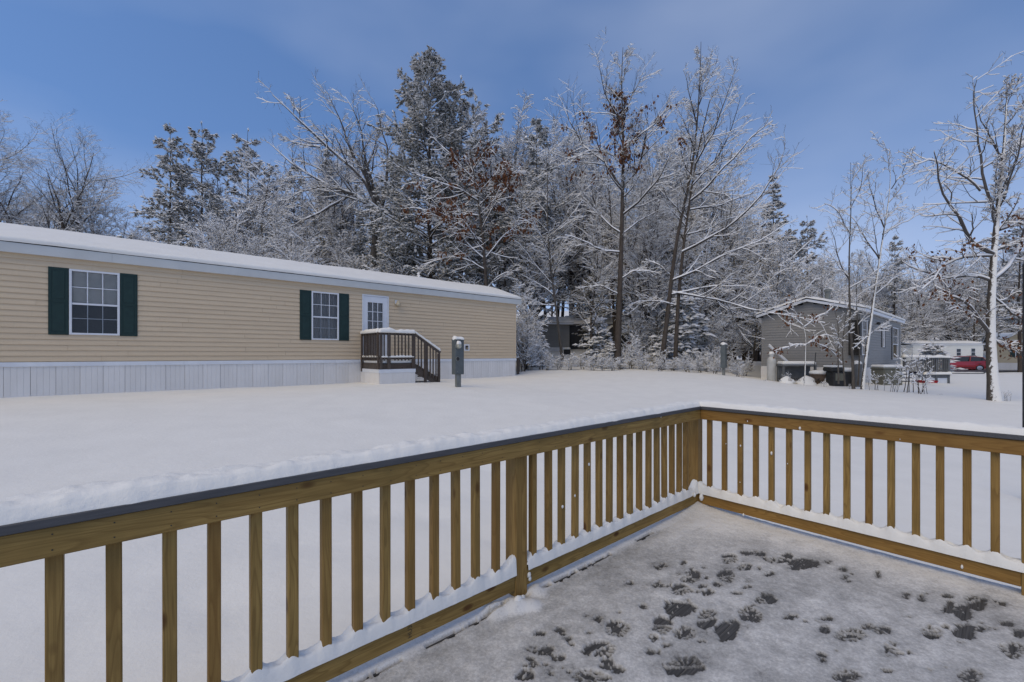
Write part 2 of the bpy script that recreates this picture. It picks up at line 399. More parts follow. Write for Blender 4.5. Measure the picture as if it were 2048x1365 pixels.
# trampled snow: a height field that dips below the boards where boots have cleared it
sx = axis(-3.0, EDGE_S, .35, EDGE_S - .01, .0085, 1.12); sx = sx[(sx >= -3.0)]; sx = sx[sx < EDGE_S]; sx = np.append(sx, EDGE_S - .002)
ty = axis(-2.6, EDGE_T, -.18, EDGE_T - .01, .0085, 1.12); ty = ty[(ty >= -2.6)]; ty = ty[ty < EDGE_T]; ty = np.append(ty, EDGE_T - .002)
DS, DT = np.meshgrid(sx, ty, indexing='ij')
h = .0105 + .007 * (fbm(DS * 5, DT * 5, 5, 3) - .5) + .006 * (fbm(DS * 30, DT * 30, 8, 3) - .5)
h = h + .008 * (fbm(DS * 2.2, DT * 9, 12, 3) - .5)
dc = np.hypot(DS - S0, DT - T0)
h = h + .035 * np.exp(-(dc / .22) ** 2) + .012 * np.exp(-(dc / .6) ** 2)
h = h + .012 * sstep(.10, .02, T0 - DT) + .006 * sstep(.5, .0, S0 - DS)
pmid = 1.637
for (a, b, r, hh) in ((pmid - .10, T0 - .09, .055, .045), (pmid - .02, T0 - .13, .05, .028), (pmid - .20, T0 - .05, .06, .03), (pmid + .10, T0 - .06, .05, .02)):
    h = h + hh * np.exp(-(((DS - a) ** 2 + (DT - b) ** 2) / r ** 2) ** 1.4)
def dk(px, py):
    Y = CAMZ * F / (py - HY); X = (px - 1024) / F * Y; return CU * X + SU * Y, -SU * X + CU * Y
c5 = [(875, 975, 92, 62, 2), (740, 1130, 108, 58, 1), (1345, 820, 122, 62, 0), (1215, 950, 72, 66, 1), (1385, 1010, 88, 50, 2), (1550, 900, 78, 72, 1), (1690, 985, 92, 70, 0),
      (1345, 680, 70, 42, 1), (1415, 605, 68, 30, 2), (1465, 568, 30, 30, 0), (1690, 580, 62, 46, 1), (1715, 445, 60, 34, 1), (1840, 405, 50, 20, 3), (1830, 515, 52, 28, 1), (1215, 500, 70, 28, 3),
      (965, 635, 36, 26, 3), (730, 900, 40, 24, 3), (330, 1140, 100, 32, 3), (420, 1195, 60, 26, 3), (520, 1290, 60, 34, 3), (780, 1235, 62, 46, 3), (860, 1290, 60, 36, 3), (660, 1335, 112, 54, 2),
      (1385, 1255, 140, 72, 1), (180, 1330, 60, 36, 3), (1860, 865, 74, 52, 1), (1630, 640, 34, 22, 3), (1542, 590, 13, 10, 0), (1780, 712, 50, 12, 3), (1150, 1070, 70, 44, 4), (1130, 1150, 50, 34, 4),
      (1240, 1100, 50, 14, 3), (540, 1095, 17, 12, 0), (500, 1052, 34, 14, 3), (890, 855, 16, 8, 0), (470, 1015, 22, 10, 3), (665, 1010, 34, 15, 3), (640, 1150, 40, 20, 4), (300, 1240, 90, 40, 4), (1500, 660, 40, 20, 4), (1450, 700, 40, 14, 4)]
c6 = [(50, 220, 58, 20, 1), (200, 275, 90, 26, 1), (285, 240, 40, 22, 0), (400, 300, 118, 42, 0), (70, 340, 50, 18, 3), (150, 380, 44, 20, 4), (690, 342, 36, 18, 3), (755, 376, 12, 7, 0), (735, 432, 22, 7, 3), (965, 632, 24, 7, 4),
      (110, 572, 80, 30, 1), (40, 695, 52, 52, 1), (330, 692, 52, 26, 3), (410, 735, 18, 8, 0), (560, 797, 34, 30, 0), (750, 840, 106, 48, 2), (985, 800, 72, 34, 1), (880, 780, 50, 24, 2), (1365, 825, 84, 46, 1), (1600, 812, 100, 52, 0),
      (1470, 545, 48, 16, 0), (1490, 630, 42, 50, 0), (1590, 665, 74, 62, 0), (1700, 615, 72, 34, 0), (1660, 560, 50, 18, 2), (1060, 950, 82, 46, 3), (1190, 970, 26, 14, 0), (540, 1010, 36, 42, 3), (720, 1150, 104, 50, 2),
      (1650, 1140, 92, 52, 2), (1960, 950, 94, 58, 2), (1915, 750, 64, 22, 0), (2020, 822, 52, 30, 0), (1030, 1110, 32, 10, 4), (1460, 780, 30, 22, 0), (1330, 523, 30, 8, 4), (1720, 790, 90, 30, 2), (1850, 600, 80, 30, 4), (640, 955, 18, 6, 3), (1390, 1090, 60, 20, 4), (1190, 700, 40, 8, 4)]
blobs = [(1000 + x / 3.74, 1000 + y / 3.74, a / 3.74, b / 3.74, q) for x, y, a, b, q in c5] + [(1500 + x / 3.737, 1050 + y / 3.737, a / 3.737, b / 3.737, q) for x, y, a, b, q in c6]
rb_ = random.Random(12)
for _ in range(48):
    bq = rb_.choice(blobs[:86]); blobs.append((bq[0] + rb_.gauss(0, 34), bq[1] + rb_.gauss(0, 18), rb_.uniform(5, 15), rb_.uniform(3, 8), rb_.choice((3, 4, 4))))
blobs = [q_ for q_ in blobs if q_[1] > 1085]
nz1 = fbm(DS * 26, DT * 26, 41, 4, .6) - .5; nz2 = fbm(DS * 90, DT * 90, 77, 2) - .5
wearr = np.zeros_like(h)
for i, (bx, by, ba, bb, q) in enumerate(blobs):
    c = np.array(dk(bx, by)); a = (np.array(dk(bx + ba, by)) - np.array(dk(bx - ba, by))) / 2; b = (np.array(dk(bx, by - bb)) - np.array(dk(bx, by + bb))) / 2
    M = np.linalg.inv(np.array([a, b]).T); dx = DS - c[0]; dt = DT - c[1]
    reach = np.hypot(*a) + np.hypot(*b); msk = (abs(dx) < reach * 1.6) & (abs(dt) < reach * 1.6)
    if not msk.any(): continue
    X_ = M[0, 0] * dx + M[0, 1] * dt; Y_ = M[1, 0] * dx + M[1, 1] * dt; r = np.hypot(X_, Y_)
    rag = {0: 1.1, 1: .75, 2: .6, 3: 2.3, 4: 3.2}[q]
    e = sstep(.0, .20, 1.10 - r + nz1 * rag * 1.1 - (.45 if q == 4 else .25 if q == 3 else 0))
    e = e * (1 - sstep(.25, .33, nz2 * (.9 if q < 3 else 1.5)))
    if q in (1, 2):
        th = np.arctan2(Y_, X_); nn = 16 if q == 2 else 14; ph = rng.uniform(0, 6)
        keep = np.sin(th * nn + ph + nz1 * 2) > .30
        side = (X_ * math.cos(ph) + Y_ * math.sin(ph)) > (-.9 if q == 2 else .05)
        ridge = keep & side & (r > .38) & (r < 1.1)
        e = np.where(ridge, e * .05, e)
        if q == 1: e = np.where((abs(X_ * math.cos(ph) + Y_ * math.sin(ph)) < .10) & (r < 1.1), e * .1, e)
    rim = np.exp(-((r - 1.12) / .16) ** 2) * .0015 * (q < 3)
    h = np.where(msk, h * (1 - e) - .004 * e + rim * (1 - e), h); wearr = np.where(msk, np.maximum(wearr, np.exp(-(np.maximum(r - 1, 0) / .5) ** 2) * .6), wearr)
# the open joint beside the border board shows as broken dark dashes
gl_ = EDGE_T - .117 - .0035
dash = sstep(.27, .36, vnoise(DS * 5.2, DS * 0 + 3.3, 90)) * sstep(.10, .18, vnoise(DS * 21, DS * 0 + 7.1, 91))
dash = dash * (DS < 3.62)
gw = .0075 + .009 * vnoise(DS * 30, DS * 0, 92)
h = h - dash * .05 * (abs(DT - gl_ + .004 * (vnoise(DS * 12, DS * 0, 95) - .5)) < gw)
ed = np.minimum(EDGE_S - DS, EDGE_T - DT); h = np.where(ed < .012, np.minimum(h, .004), h)
hh = np.maximum(h, -.012)
P = np.stack([CU * DS - SU * DT, SU * DS + CU * DT, hh], -1)
me = grid_mesh('deck_snow', P, SNOW)
at_ = me.attributes.new('thin', 'FLOAT', 'POINT'); at_.data.foreach_set('value', np.clip(hh / .018, 0, 1).ravel().astype(np.float32))
at2 = me.attributes.new('slush', 'FLOAT', 'POINT'); at2.data.foreach_set('value', wearr.ravel().astype(np.float32))
TS = mat('trampled_snow', (.7, .7, .7), .6, .3); g = G(TS)
an = g.n('ShaderNodeAttribute', attribute_name='thin'); a2 = g.n('ShaderNodeAttribute', attribute_name='slush'); v = g.coord(rand=False)
f = g.math('ADD', an.outputs['Fac'], g.math('MULTIPLY', g.math('SUBTRACT', g.noise(v, 70, 5, .8), .5), 1.5))
f = g.math('ADD', f, g.math('MULTIPLY', g.math('SUBTRACT', g.noise(v, 6, 5, .7), .5), .8))
f = g.math('SUBTRACT', f, g.math('MULTIPLY', a2.outputs['Fac'], .30))
g.color(g.ramp(f, [(.0, (.12, .118, .115)), (.20, (.29, .287, .28)), (.55, (.46, .455, .445)), (1.0, (.72, .71, .69))]))
g.bump(g.noise(v, 120, 4, .8), .5, .006)
me.materials.clear(); me.materials.append(TS)
o = link('trampled_snow', me); tag(o, 'thin grey trampled snow with boot prints covering the deck floor', 'snow', kind='stuff')

# ------------------------------------------------------------------ railings
ZC0, ZC1, ZT0, ZB0, ZB1 = .889, .917, .8035, .060, .150
railL = root('deck_railing', pmid, T0, 0, 'long new pine deck railing running from left foreground to the corner post', 'railing', 'pine railings round the deck')
railR = root('deck_railing', S0, T0 - 1, 0, 'shorter pine deck railing running right from the corner post', 'railing', 'pine railings round the deck')
HP = .0445
MB().box((-3.2, T0 - .0825, ZT0), (S0 - .0445, T0 - .0455, ZC0 - .001)).build('top_rail', PT_X, railL, bevel=.003)
MB().box((-3.2, T0 - .0945, ZC0), (S0 + .045, T0 + .045, ZC1)).build('cap_board', COMPOSITE, railL, bevel=.003)
for s_, z0 in ((pmid, 0), (-.67, 0), (S0, 0)):
    MB().box((s_ - HP, T0 - HP, -.3 if s_ != pmid else 0.0), (s_ + HP, T0 + HP, ZC0 - .002)).build('post', PT_Z, railL, bevel=.004, origin=(s_, T0, 0))
for a, b in ((-.67 + HP + .002, pmid - HP - .001), (pmid + HP + .001, S0 - HP - .001), (-3.2, -.67 - HP - .001)):
    MB().box((a, T0 - .040, ZB0), (b, T0 - .002, ZB1)).build('bottom_rail', PT_X, railL, bevel=.003, origin=((a + b) / 2, T0, 0))
TB = T0 - .0255
runL = [110, 230, 340, 428, 512, 585, 652, 715, 770, 820, 868, 912, 951, 991]
runM = [1000 + v_ / 2.967 for v_ in [193, 287, 363, 443, 517, 587, 647, 712, 770, 825, 880, 930, 975, 1020, 1062, 1100]]
runR = [1400 + v_ / 2.967 for v_ in [58, 146, 240, 332, 425, 530, 640, 752, 872, 1003, 1135, 1282, 1425, 1585, 1752]]
bmesh_ = MB().box((-.0185, -.0185, ZB1 - .0), (.0185, .0185, ZC0 - .003)).mesh('baluster', PT_Z, bevel=.003)
sL = [onT(x, TB) for x in runL]; sM = [onT(x, TB) for x in runM]; tR = [onS(x, S0 - .0255) for x in runR]
sL = [sL[0] - .14 * k for k in (3, 2, 1) if sL[0] - .14 * k > -.6] + sL
d_ = .14; sL2 = [-.67 - .14 * k for k in range(1, 16)]
o0 = (pmid, T0)
for s_ in sL2 + sL + sM:
    b = link('baluster', bmesh_, railL, (s_ - pmid, -.026, 0)); b.rotation_euler = (random.Random(s_).uniform(-.004, .004), random.Random(s_ + 1).uniform(-.004, .004), 0)
SR = S0
tEnd = onS(2043, S0 - HP) - HP
MB().box((SR - .0825, tEnd - 1.6, ZT0), (SR - .0445, T0 - .0835, ZC0 - .001)).build('top_rail', PT_X, railR, bevel=.003)
MB().box((SR - .0945, tEnd - 1.6, ZC0), (SR + .045, T0 - .0955, ZC1)).build('cap_board', COMPOSITE, railR, bevel=.003)
MB().box((SR - HP, tEnd - HP, -.3), (SR + HP, tEnd + HP, ZC0 - .002)).build('post', PT_Z, railR, bevel=.004)
MB().box((SR - .040, tEnd + HP + .001, ZB0), (SR - .002, T0 - HP - .001, ZB1)).build('bottom_rail', PT_X, railR, bevel=.003)
MB().box((SR - .040, tEnd - 1.6, ZB0), (SR - .002, tEnd - HP - .001, ZB1)).build('bottom_rail', PT_X, railR, bevel=.003)
tR2 = [tEnd - .13 * k for k in range(1, 12)]
for t_ in tR + tR2:
    link('baluster', bmesh_, railR, (-.026, t_ - (T0 - 1), 0))
# the rails of the right railing run along t: give their grain the right direction
PT_Y = m_wood('treated_pine_y', 1, (.195, .108, .028), (.40, .245, .070))
for o in railR.children:
    if o.name.startswith(('top_rail', 'bottom_rail')): o.data.materials[0] = PT_Y
# stencilled grade stamp on the lower rail
fc = bpy.data.curves.new('grade_stamp', 'FONT'); fc.body = 'HU3'; fc.size = .030; fc.align_x = 'CENTER'; fc.align_y = 'CENTER'
fo = bpy.data.objects.new('tmp', fc); COL.objects.link(fo); bpy.context.view_layer.update()
fme = bpy.data.meshes.new_from_object(fo.evaluated_get(bpy.context.evaluated_depsgraph_get())); bpy.data.objects.remove(fo)
fme.name = 'grade_stamp'; fme.materials.clear(); fme.materials.append(mat('stamp_ink', (.05, .04, .03), .8))
st_ = link('grade_stamp', fme, railL); st_.rotation_euler = (R(90), R(-90), 0); st_.location = (onT(820, T0 - .04) - pmid, -.0406, (ZB0 + ZB1) / 2)
# nail heads
nm_ = MB()
for s_ in sL2 + sL + sM:
    for z_ in (ZC0 - .022, ZT0 + .02):
        c = (s_, T0 - .0828, z_); nm_.rings([[(c[0] + .0022 * math.cos(q), c[1] - d, c[2] + .0022 * math.sin(q)) for q in np.linspace(0, 2 * math.pi, 7)[:-1]] for d in (0, .0008)])
tag(nm_.build('nail_heads', DARK, railL), kind='stuff')
# snow along a rail: cross-section heights with lumps; run along s (dirn 0) or t (dirn 1)
def rail_snow(name, dirn, c0, c1, w0, w1, z, hfun, parent, seed, step=.010, nx=14, rag=.010, droop=.0, fine=1.0):
    L = np.arange(c0, c1 + step, step); q = np.linspace(0, 1, nx)
    LL, Q = np.meshgrid(L, q, indexing='ij')
    e0 = w0 + rag * (fbm(LL * 9, LL * 0 + 1.3, seed, 4, .6) - .35); e1 = w1 - rag * (fbm(LL * 9, LL * 0 + 5.3, seed + 5, 4, .6) - .35)
    WW = e0 + (e1 - e0) * Q
    dome = np.clip(1 - np.abs(2 * Q - 1) ** 4.5, 0, 1) ** .5
    H_ = hfun(LL, WW) * dome * (1 + .35 * (fbm(LL * 14, WW * 30, seed + 9, 4, .6) - .5) * 2 * fine)
    Z = z + .0015 + np.maximum(H_, 0) - .004 * (1 - dome)
    if dirn == 0: S_, T_ = LL, WW
    else: S_, T_ = WW, LL
    ro = parent['_o']; Pp = np.stack([S_ - ro[0], T_ - ro[1], Z - ro[2]], -1)
    if dirn == 1: Pp = Pp[:, ::-1]
    me = grid_mesh(name, Pp, SNOW); o = link(name, me, parent); tag(o, kind='stuff'); return o
capH = lambda seed: (lambda L, Wd: .034 + .016 * fbm(L * 2.1, L * 0, seed, 3) + .012 * (fbm(L * 8, L * 0, seed + 1, 3) - .5))
rail_snow('snow', 0, -3.2, S0 + .03, T0 - .092, T0 + .042, ZC1, capH(5), railL, 11)
rail_snow('snow', 1, tEnd - 1.6, T0 - .075, S0 - .090, S0 + .042, ZC1, capH(25), railR, 21)
def botH(bal, off, post, seed):
    bal = np.array(bal)
    def f_(L, Wd):
        d = np.min(np.abs(L[..., None] - bal - .0), axis=-1)
        fr = np.exp(-(d / .030) ** 2) * (.018 + .022 * vnoise(L * 7, L * 0, seed + 3))
        p = np.min(np.abs(L[..., None] - np.array(post)), axis=-1)
        return .050 + fr + .05 * np.exp(-(np.maximum(p - .045, 0) / .045) ** 2) * (Wd * 0 + 1) + .014 * (fbm(L * 10, L * 0, seed, 3) - .5)
    return f_
rail_snow('snow', 0, -3.2, pmid - HP - .001, T0 - .055, T0 + .02, ZB1, botH(sL2 + sL, 0, [pmid], 51), railL, 31, .006, 14, .010)
rail_snow('snow', 0, pmid + HP + .001, S0 - HP, T0 - .055, T0 + .02, ZB1, botH(sM, 0, [S0], 61), railL, 41, .006, 14, .010)
rail_snow('snow', 1, tEnd - 1.6, T0 - HP, S0 - .057, S0 + .02, ZB1, botH(tR + tR2, 0, [T0], 71), railR, 51, .006, 14, .010)
# small clots of snow stuck to wood
def clots(parent, pts, seed):
    mb = MB(); r_ = random.Random(seed)
    for (s_, t_, z_, r) in pts:
        rs = []
        for i in range(5):
            a = -math.pi / 2 + math.pi * i / 4
            rs.append([(s_ + r * math.cos(a) * math.cos(b) * r_.uniform(.7, 1.2), t_ + r * .6 * math.cos(a) * math.sin(b) * r_.uniform(.7, 1.2), z_ + r * 1.1 * math.sin(a)) for b in np.linspace(0, 2 * math.pi, 8)[:-1]])
        mb.rings(rs)
    tag(mb.build('snow_clots', SNOW, parent, smooth=True), kind='stuff')
def PR(px, py, S):
    t_ = onS(px, S); Y = W(S, t_)[1]; return (S, t_, CAMZ + (HY - py) * Y / F)
def PL(px, py, T):
    s_ = onT(px, T); Y = W(s_, T)[1]; return (s_, T, CAMZ + (HY - py) * Y / F)
clots(railR, [(*PR(1600, 857, S0 - .084), .012), (*PR(1495, 843, S0 - .084), .006), (*PR(1481, 892, S0 - .047), .009), (*PR(1480, 965, S0 - .047), .005), (*PR(1452, 888, S0 - .047), .005), (*PR(1543, 907, S0 - .047), .014),
              (*PR(1575, 928, S0 - .047), .005), (*PR(1800, 879, S0 - .084), .004), (*PR(1924, 1134, S0 - .042), .012), (*PR(1548, 822, S0 - .06), .022), (*PR(1403, 995, S0 - .05), .03), (*PR(1487, 1030, S0 - .042), .012)], 5)
clots(railL, [(*PL(1058, 1150, T0 - .042), .015), (*PL(1060, 1158, T0 - .042), .012), (*PL(1322, 834, T0 - .084), .006), (*PL(1178, 929, T0 - .046), .010), (*PL(1150, 992, T0 - .046), .008), (*PL(1125, 1014, T0 - .046), .010),
              (pmid - .075, T0 - .03, .185, .034), (pmid - .072, T0 - .03, .215, .026), (pmid - .08, T0 - .10, .035, .035), (pmid - .03, T0 - .085, .03, .02), (*PL(1389, 990, T0 - .06), .02)], 6)

# ------------------------------------------------------------------ mobile homes
def subtract(a, b, cuts):
    out = [(a, b)]
    for c0, c1 in cuts:
        nx = []
        for p, q in out:
            if c1 <= p or c0 >= q: nx.append((p, q)); continue
            if c0 > p: nx.append((p, c0))
            if c1 < q: nx.append((c1, q))
        out = nx
    return [(p, q) for p, q in out if q - p > .01]
def lap(mb, axis, a, b, plane, z0, z1, out):
    """one course of lapped siding; out = direction (+1/-1) the face looks along the other axis"""
    d = .024
    prof = [(0, z0 + .013), (d * out, z0 + .013), (d * out * .97, z0 + .024), (.003 * out, z1 + .012), (0, z1 + .012)]
    poly = [(plane + p, z) for p, z in prof]
    if axis == 0: mb.rings([[(x, u, z) for u, z in poly] for x in (a, b)])
    else: mb.rings([[(u, y, z) for u, z in poly] for y in (a, b)])
def siding(parent, m, axis, a, b, plane, z0, z1, out, course, holes=(), seg=3.66, seed=1):
    r_ = random.Random(seed); n = int(round((z1 - z0) / course)); c = (z1 - z0) / n
    for i in range(n):
        lo, hi = z0 + i * c, z0 + (i + 1) * c
        cuts = [(h[0], h[1]) for h in holes if h[2] < hi - .03 and h[3] > lo + .03]
        x = a - r_.uniform(0, seg)
        while x < b:
            p, q = max(a, x), min(b, x + seg - .004)
            for p_, q_ in subtract(p, q, cuts):
                mb = MB(); lap(mb, axis, p_, q_, plane, lo, hi, out)
                og = ((p_ + q_) / 2, plane, lo) if axis == 0 else (plane, (p_ + q_) / 2, lo)
                mb.build('siding_board', m, parent, origin=og)
            x += seg
def window(parent, a, b, T, z0, z1, blinds=0.0, curtain=False, grid=(3, 4), shutters=None, lowgrid=True):
    """a window in a wall facing -t"""
    fw = .045
    f = MB(); f.box((a, T - .045, z0), (a + fw, T + .04, z1)).box((b - fw, T - .045, z0), (b, T + .04, z1)).box((a + fw, T - .045, z0), (b - fw, T + .04, z0 + fw)).box((a + fw, T - .045, z1 - fw), (b - fw, T + .04, z1))
    wo = f.build('window', WTRIM, parent, bevel=.003)
    zm = z0 + (z1 - z0) * .475
    MB().box((a + fw, T - .030, zm - .022), (b - fw, T + .0, zm + .022)).build('meeting_rail', WTRIM, wo)
    g1 = MB()
    wx = b - a - 2 * fw
    for i in (1, 2):
        x = a + fw + wx * i / 3
        g1.box((x - .009, T - .016, zm + .022), (x + .009, T - .004, z1 - fw))
    zz = (zm + z1 - fw) / 2 + .01
    g1.box((a + fw, T - .015, zz - .009), (b - fw, T - .005, zz + .009)); g1.build('muntin', WTRIM, wo)
    g2 = MB()
    for i in (1, 2):
        x = a + fw + wx * i / 3; g2.box((x - .007, T + .012, z0 + fw), (x + .007, T + .018, zm - .022))
    zz = (zm + z0 + fw) / 2; g2.box((a + fw, T + .013, zz - .007), (b - fw, T + .017, zz + .007)); g2.build('muntin', WTRIM, wo)
    MB().box((a + fw, T - .010, zm + .022), (b - fw, T - .006, z1 - fw)).build('pane', GLASS, wo)
    MB().box((a + fw, T + .006, z0 + fw), (b - fw, T + .010, zm - .022)).build('pane', GLASS, wo)
    rm = MB(); rm.box((a + .01, T + .42, z0 + .01), (b - .01, T + .44, z1 - .01)).box((a, T + .045, z0 + .01), (a + .01, T + .44, z1 - .01)).box((b - .01, T + .045, z0 + .01), (b, T + .44, z1 - .01)).box((a, T + .045, z1 - .01), (b, T + .44, z1)).box((a, T + .045, z0), (b, T + .44, z0 + .01))
    rm.build('dark_interior', ROOM, wo)
    if blinds:
        bl = MB(); z = z1 - fw
        while z > z1 - (z1 - z0) * blinds:
            bl.prism([(T + .055, z), (T + .080, z - .018), (T + .082, z - .017), (T + .057, z + .001)], 0, a + fw, b - fw); z -= .021
        tag(bl.build('blind_slats', BLIND, wo), kind='stuff')
    if curtain:
        P_ = [[(x, T + .09 + .02 * math.sin(x * 60), z) for x in np.linspace(a + fw, b - fw, 60)] for z in (z0 + fw, z1 - fw)]
        MB().rings(P_, close=False, caps=False).build('curtain', CURT, wo)
    if shutters:
        for (p, q) in shutters:
            sh = MB(); sh.box((p, T - .036, z0 - .01), (q, T - .018, z1 + .01)); so = sh.build('shutter', GREEN, parent, bevel=.004)
            pn = MB(); zc = (z0 + z1) / 2; w_ = .05
            for (l, h_) in ((z0 + .05, zc - .03), (zc + .03, z1 - .05)):
                # recessed field with a raised panel
                pn.box((p + .015, T - .042, l - .03), (p + w_, T - .0355, h_ + .03)).box((q - w_, T - .042, l - .03), (q - .015, T - .0355, h_ + .03))
                pn.box((p + w_ + .02, T - .045, l + .03), (q - w_ - .02, T - .0355, h_ - .03))
            for zz in (z0 - .005, zc - .03, z1 - .045): pn.box((p + w_, T - .042, zz), (q - w_, T - .0355, zz + .05))
            pn.build('shutter_moulding', GREEN, so, bevel=.003)
    return wo
def panel_mesh(wd, hh, ribs=4):
    mb = MB(); n = ribs * 4; rs = []
    pts = []
    for j in range(ribs):
        x = wd * j / ribs; s_ = wd / ribs
        pts += [(x + .002, 0), (x + .005, -.0055), (x + s_ * .47, -.0055), (x + s_ * .5, -.006), (x + s_ * .53, -.0055), (x + s_ - .005, -.0055)]
    pts += [(wd - .002, 0), (wd - .002, .004), (.002, .004)]
    mb.rings([[(x, y, z) for x, y in pts] for z in (0, hh)])
    return mb
def skirt(parent, axis, a, b, plane, z0, z1, m, out=-1):
    ro = parent['_o']; wd = .405
    me = panel_mesh(wd, z1 - z0).mesh('skirting_panel', m)
    x = a
    while x < b - .05:
        sc_ = min(1, (b - x) / wd)
        o = link('skirting_panel', me, parent); o.scale = (sc_, 1, 1)
        if axis == 0: o.location = (x - ro[0], plane - ro[1] + random.Random(x).uniform(-.004, .004), z0 - ro[2])
        else: o.location = (plane - ro[0], x - ro[1] + wd * sc_, z0 - ro[2]); o.rotation_euler = (0, 0, R(-90))
        if axis == 1: o.location = (plane - ro[0], x - ro[1], z0 - ro[2]); o.rotation_euler = (0, 0, R(90)); 
        x += wd
def roof_snow(parent, s0, s1, te0, te1, ze, slope, thick, seed, name='roof_snow', mats=SNOW):
    """snow on a gable roof whose ridge runs along s"""
    tm = (te0 + te1) / 2; nL = max(12, int((s1 - s0) / .12))
    prof = []
    hw = (te1 - te0) / 2
    for q in np.linspace(0, math.pi / 2, 7): prof.append((te0 - .03 + thick * .8 * (1 - math.sin(q)) * 0 - .045 * math.sin(q * 2) * 1.0, ze + .005 + thick * (.55 * (1 - math.cos(q)))))
    prof = []
    for q in np.linspace(0, 1, 7):
        a = q * math.pi / 2; prof.append((te0 - .05 * math.sin(min(1, q * 2.2) * math.pi / 2) + thick * .9 * (1 - math.cos(a)) * 1.0, ze + .004 + thick * math.sin(a)))
    ins = prof[-1][0] - te0
    for q in np.linspace(0, 1, 14)[1:]:
        t_ = te0 + ins + (hw - ins) * q; z = ze + thick + slope * (t_ - te0 - ins * .5); z -= .05 * np.exp(-((t_ - tm) / .18) ** 2); prof.append((t_, z))
    other = [(2 * tm - t_, z) for t_, z in prof[::-1][1:]]
    prof = np.array(prof + other)
    S_ = np.linspace(s0, s1, nL); e = np.clip(np.minimum(S_ - s0, s1 - S_) / .22, 0, 1); e = np.sqrt(1 - (1 - e) ** 2)
    Pp = np.zeros((nL, len(prof), 3)); ro = parent['_o']
    base = ze + .004 + slope * (hw - np.abs(prof[:, 0] - tm)); base = np.minimum(base, prof[:, 1])
    for i, s_ in enumerate(S_):
        nzv = .045 * (fbm(np.full(len(prof), s_ * .8), prof[:, 0] * 1.0, seed, 3) - .5) + .018 * (fbm(np.full(len(prof), s_ * 5), prof[:, 0] * 4, seed + 3, 3) - .5)
        edge = np.minimum(np.abs(prof[:, 0] - te0), np.abs(prof[:, 0] - te1)) < .12
        z = base + (prof[:, 1] - base) * (0.02 + .98 * e[i]) + nzv * np.where(edge, .45, 1)
        tt_ = prof[:, 0] + np.where(edge, .03 * (fbm(np.full(len(prof), s_ * 2.2), prof[:, 0] * 0, seed + 7, 3) - .5), 0)
        Pp[i, :, 0] = s_ - ro[0]; Pp[i, :, 1] = tt_ - ro[1]; Pp[i, :, 2] = z - ro[2]
    ends = Pp
    me = grid_mesh(name, ends, mats); o = link(name, me, parent); tag(o, kind='stuff')
    return o
def gable_roof(parent, s0, s1, t0, t1, z_eave, slope, fh, over=.12, seed=1, thick=.14, fm=None):
    fm = fm or FASC; te0, te1 = t0 - over, t1 + over; tm = (te0 + te1) / 2; hw = (te1 - te0) / 2; zr = z_eave + slope * hw
    rb = MB(); rb.rings([[(s_, te0, z_eave - .012), (s_, te0, z_eave + .0), (s_, tm, zr), (s_, te1, z_eave), (s_, te1, z_eave - .012), (s_, tm, zr - .03)] for s_ in (s0 - .28, s1 + .28)])
    rf = rb.build('roof', DARK, parent)
    L = s1 - s0 + .52; n = max(1, int(round(L / 3.6)))
    for i in range(n):
        MB().box((s0 - .26 + L * i / n + .001, te0 + .006, z_eave - fh), (s0 - .26 + L * (i + 1) / n - .001, te0 + .028, z_eave - .013)).build('fascia_board', fm, parent)
        MB().box((s0 - .26 + L * i / n + .001, te1 - .028, z_eave - fh), (s0 - .26 + L * (i + 1) / n - .001, te1 - .006, z_eave - .013)).build('fascia_board', fm, parent)
    MB().box((s0 - .25, te0 + .029, z_eave - fh + .01), (s1 + .25, t0 + .01, z_eave - fh + .022)).build('soffit', WTRIM, parent)
    for s_ in (s0 - .26, s1 + .235):     # barge boards
        b = MB(); b.rings([[(x, te0, z_eave - fh), (x, te0, z_eave - .014), (x, tm, zr - .034), (x, te1, z_eave - .014), (x, te1, z_eave - fh), (x, tm, zr - fh - .0)] for x in (s_, s_ + .025)]); b.build('barge_board', fm, parent)
    roof_snow(parent, s0 - .30, s1 + .30, te0 - .01, te1 + .01, z_eave, slope, thick, seed)
    return te0, te1, tm, zr

TH1 = 14.76; ZS, ZF, ZG = 1.19, 3.64, .39
SA, SB = -7.0, onT(1031, TH1)
home = root('mobile_home', (SA + SB) / 2, TH1 + 2.1, .4, 'long beige mobile home with green shutters and snow covered roof behind the yard', 'mobile home')
core = MB(); core.box((SA + .02, TH1 + .46, .25), (SB - .03, TH1 + 4.25, 3.66)); core.build('core', ROOM, home)
w1 = (onT(138.5, TH1), onT(239.6, TH1)); w2 = (onT(622.5, TH1), onT(677, TH1)); dr = (onT(726.5, TH1), onT(774.5, TH1))
ZW0, ZW1 = 1.84, 3.41
holes = [(w1[0], w1[1], ZW0, ZW1), (w2[0], w2[1], ZW0, ZW1), (dr[0] - .05, dr[1] + .05, 1.19, 3.46)]
siding(home, BEIGE, 0, SA, SB - .04, TH1, ZS, 3.66, -1, .130, holes, seed=4)
siding(home, BEIGE, 1, TH1 + .05, TH1 + 4.2, SB, ZS, 3.66, 1, .130, seed=5)
bk = MB(); 
for p, q in subtract(SA, SB - .05, [(h[0] , h[1]) for h in holes]): bk.box((p, TH1 + .004, ZS), (q, TH1 + .03, 3.64))
for h_ in holes:
    if h_[2] > ZS + .01: bk.box((h_[0], TH1 + .004, ZS), (h_[1], TH1 + .03, h_[2]))
    bk.box((h_[0], TH1 + .004, h_[3]), (h_[1], TH1 + .03, 3.64))
bk.build('sheathing', BEIGE, home)
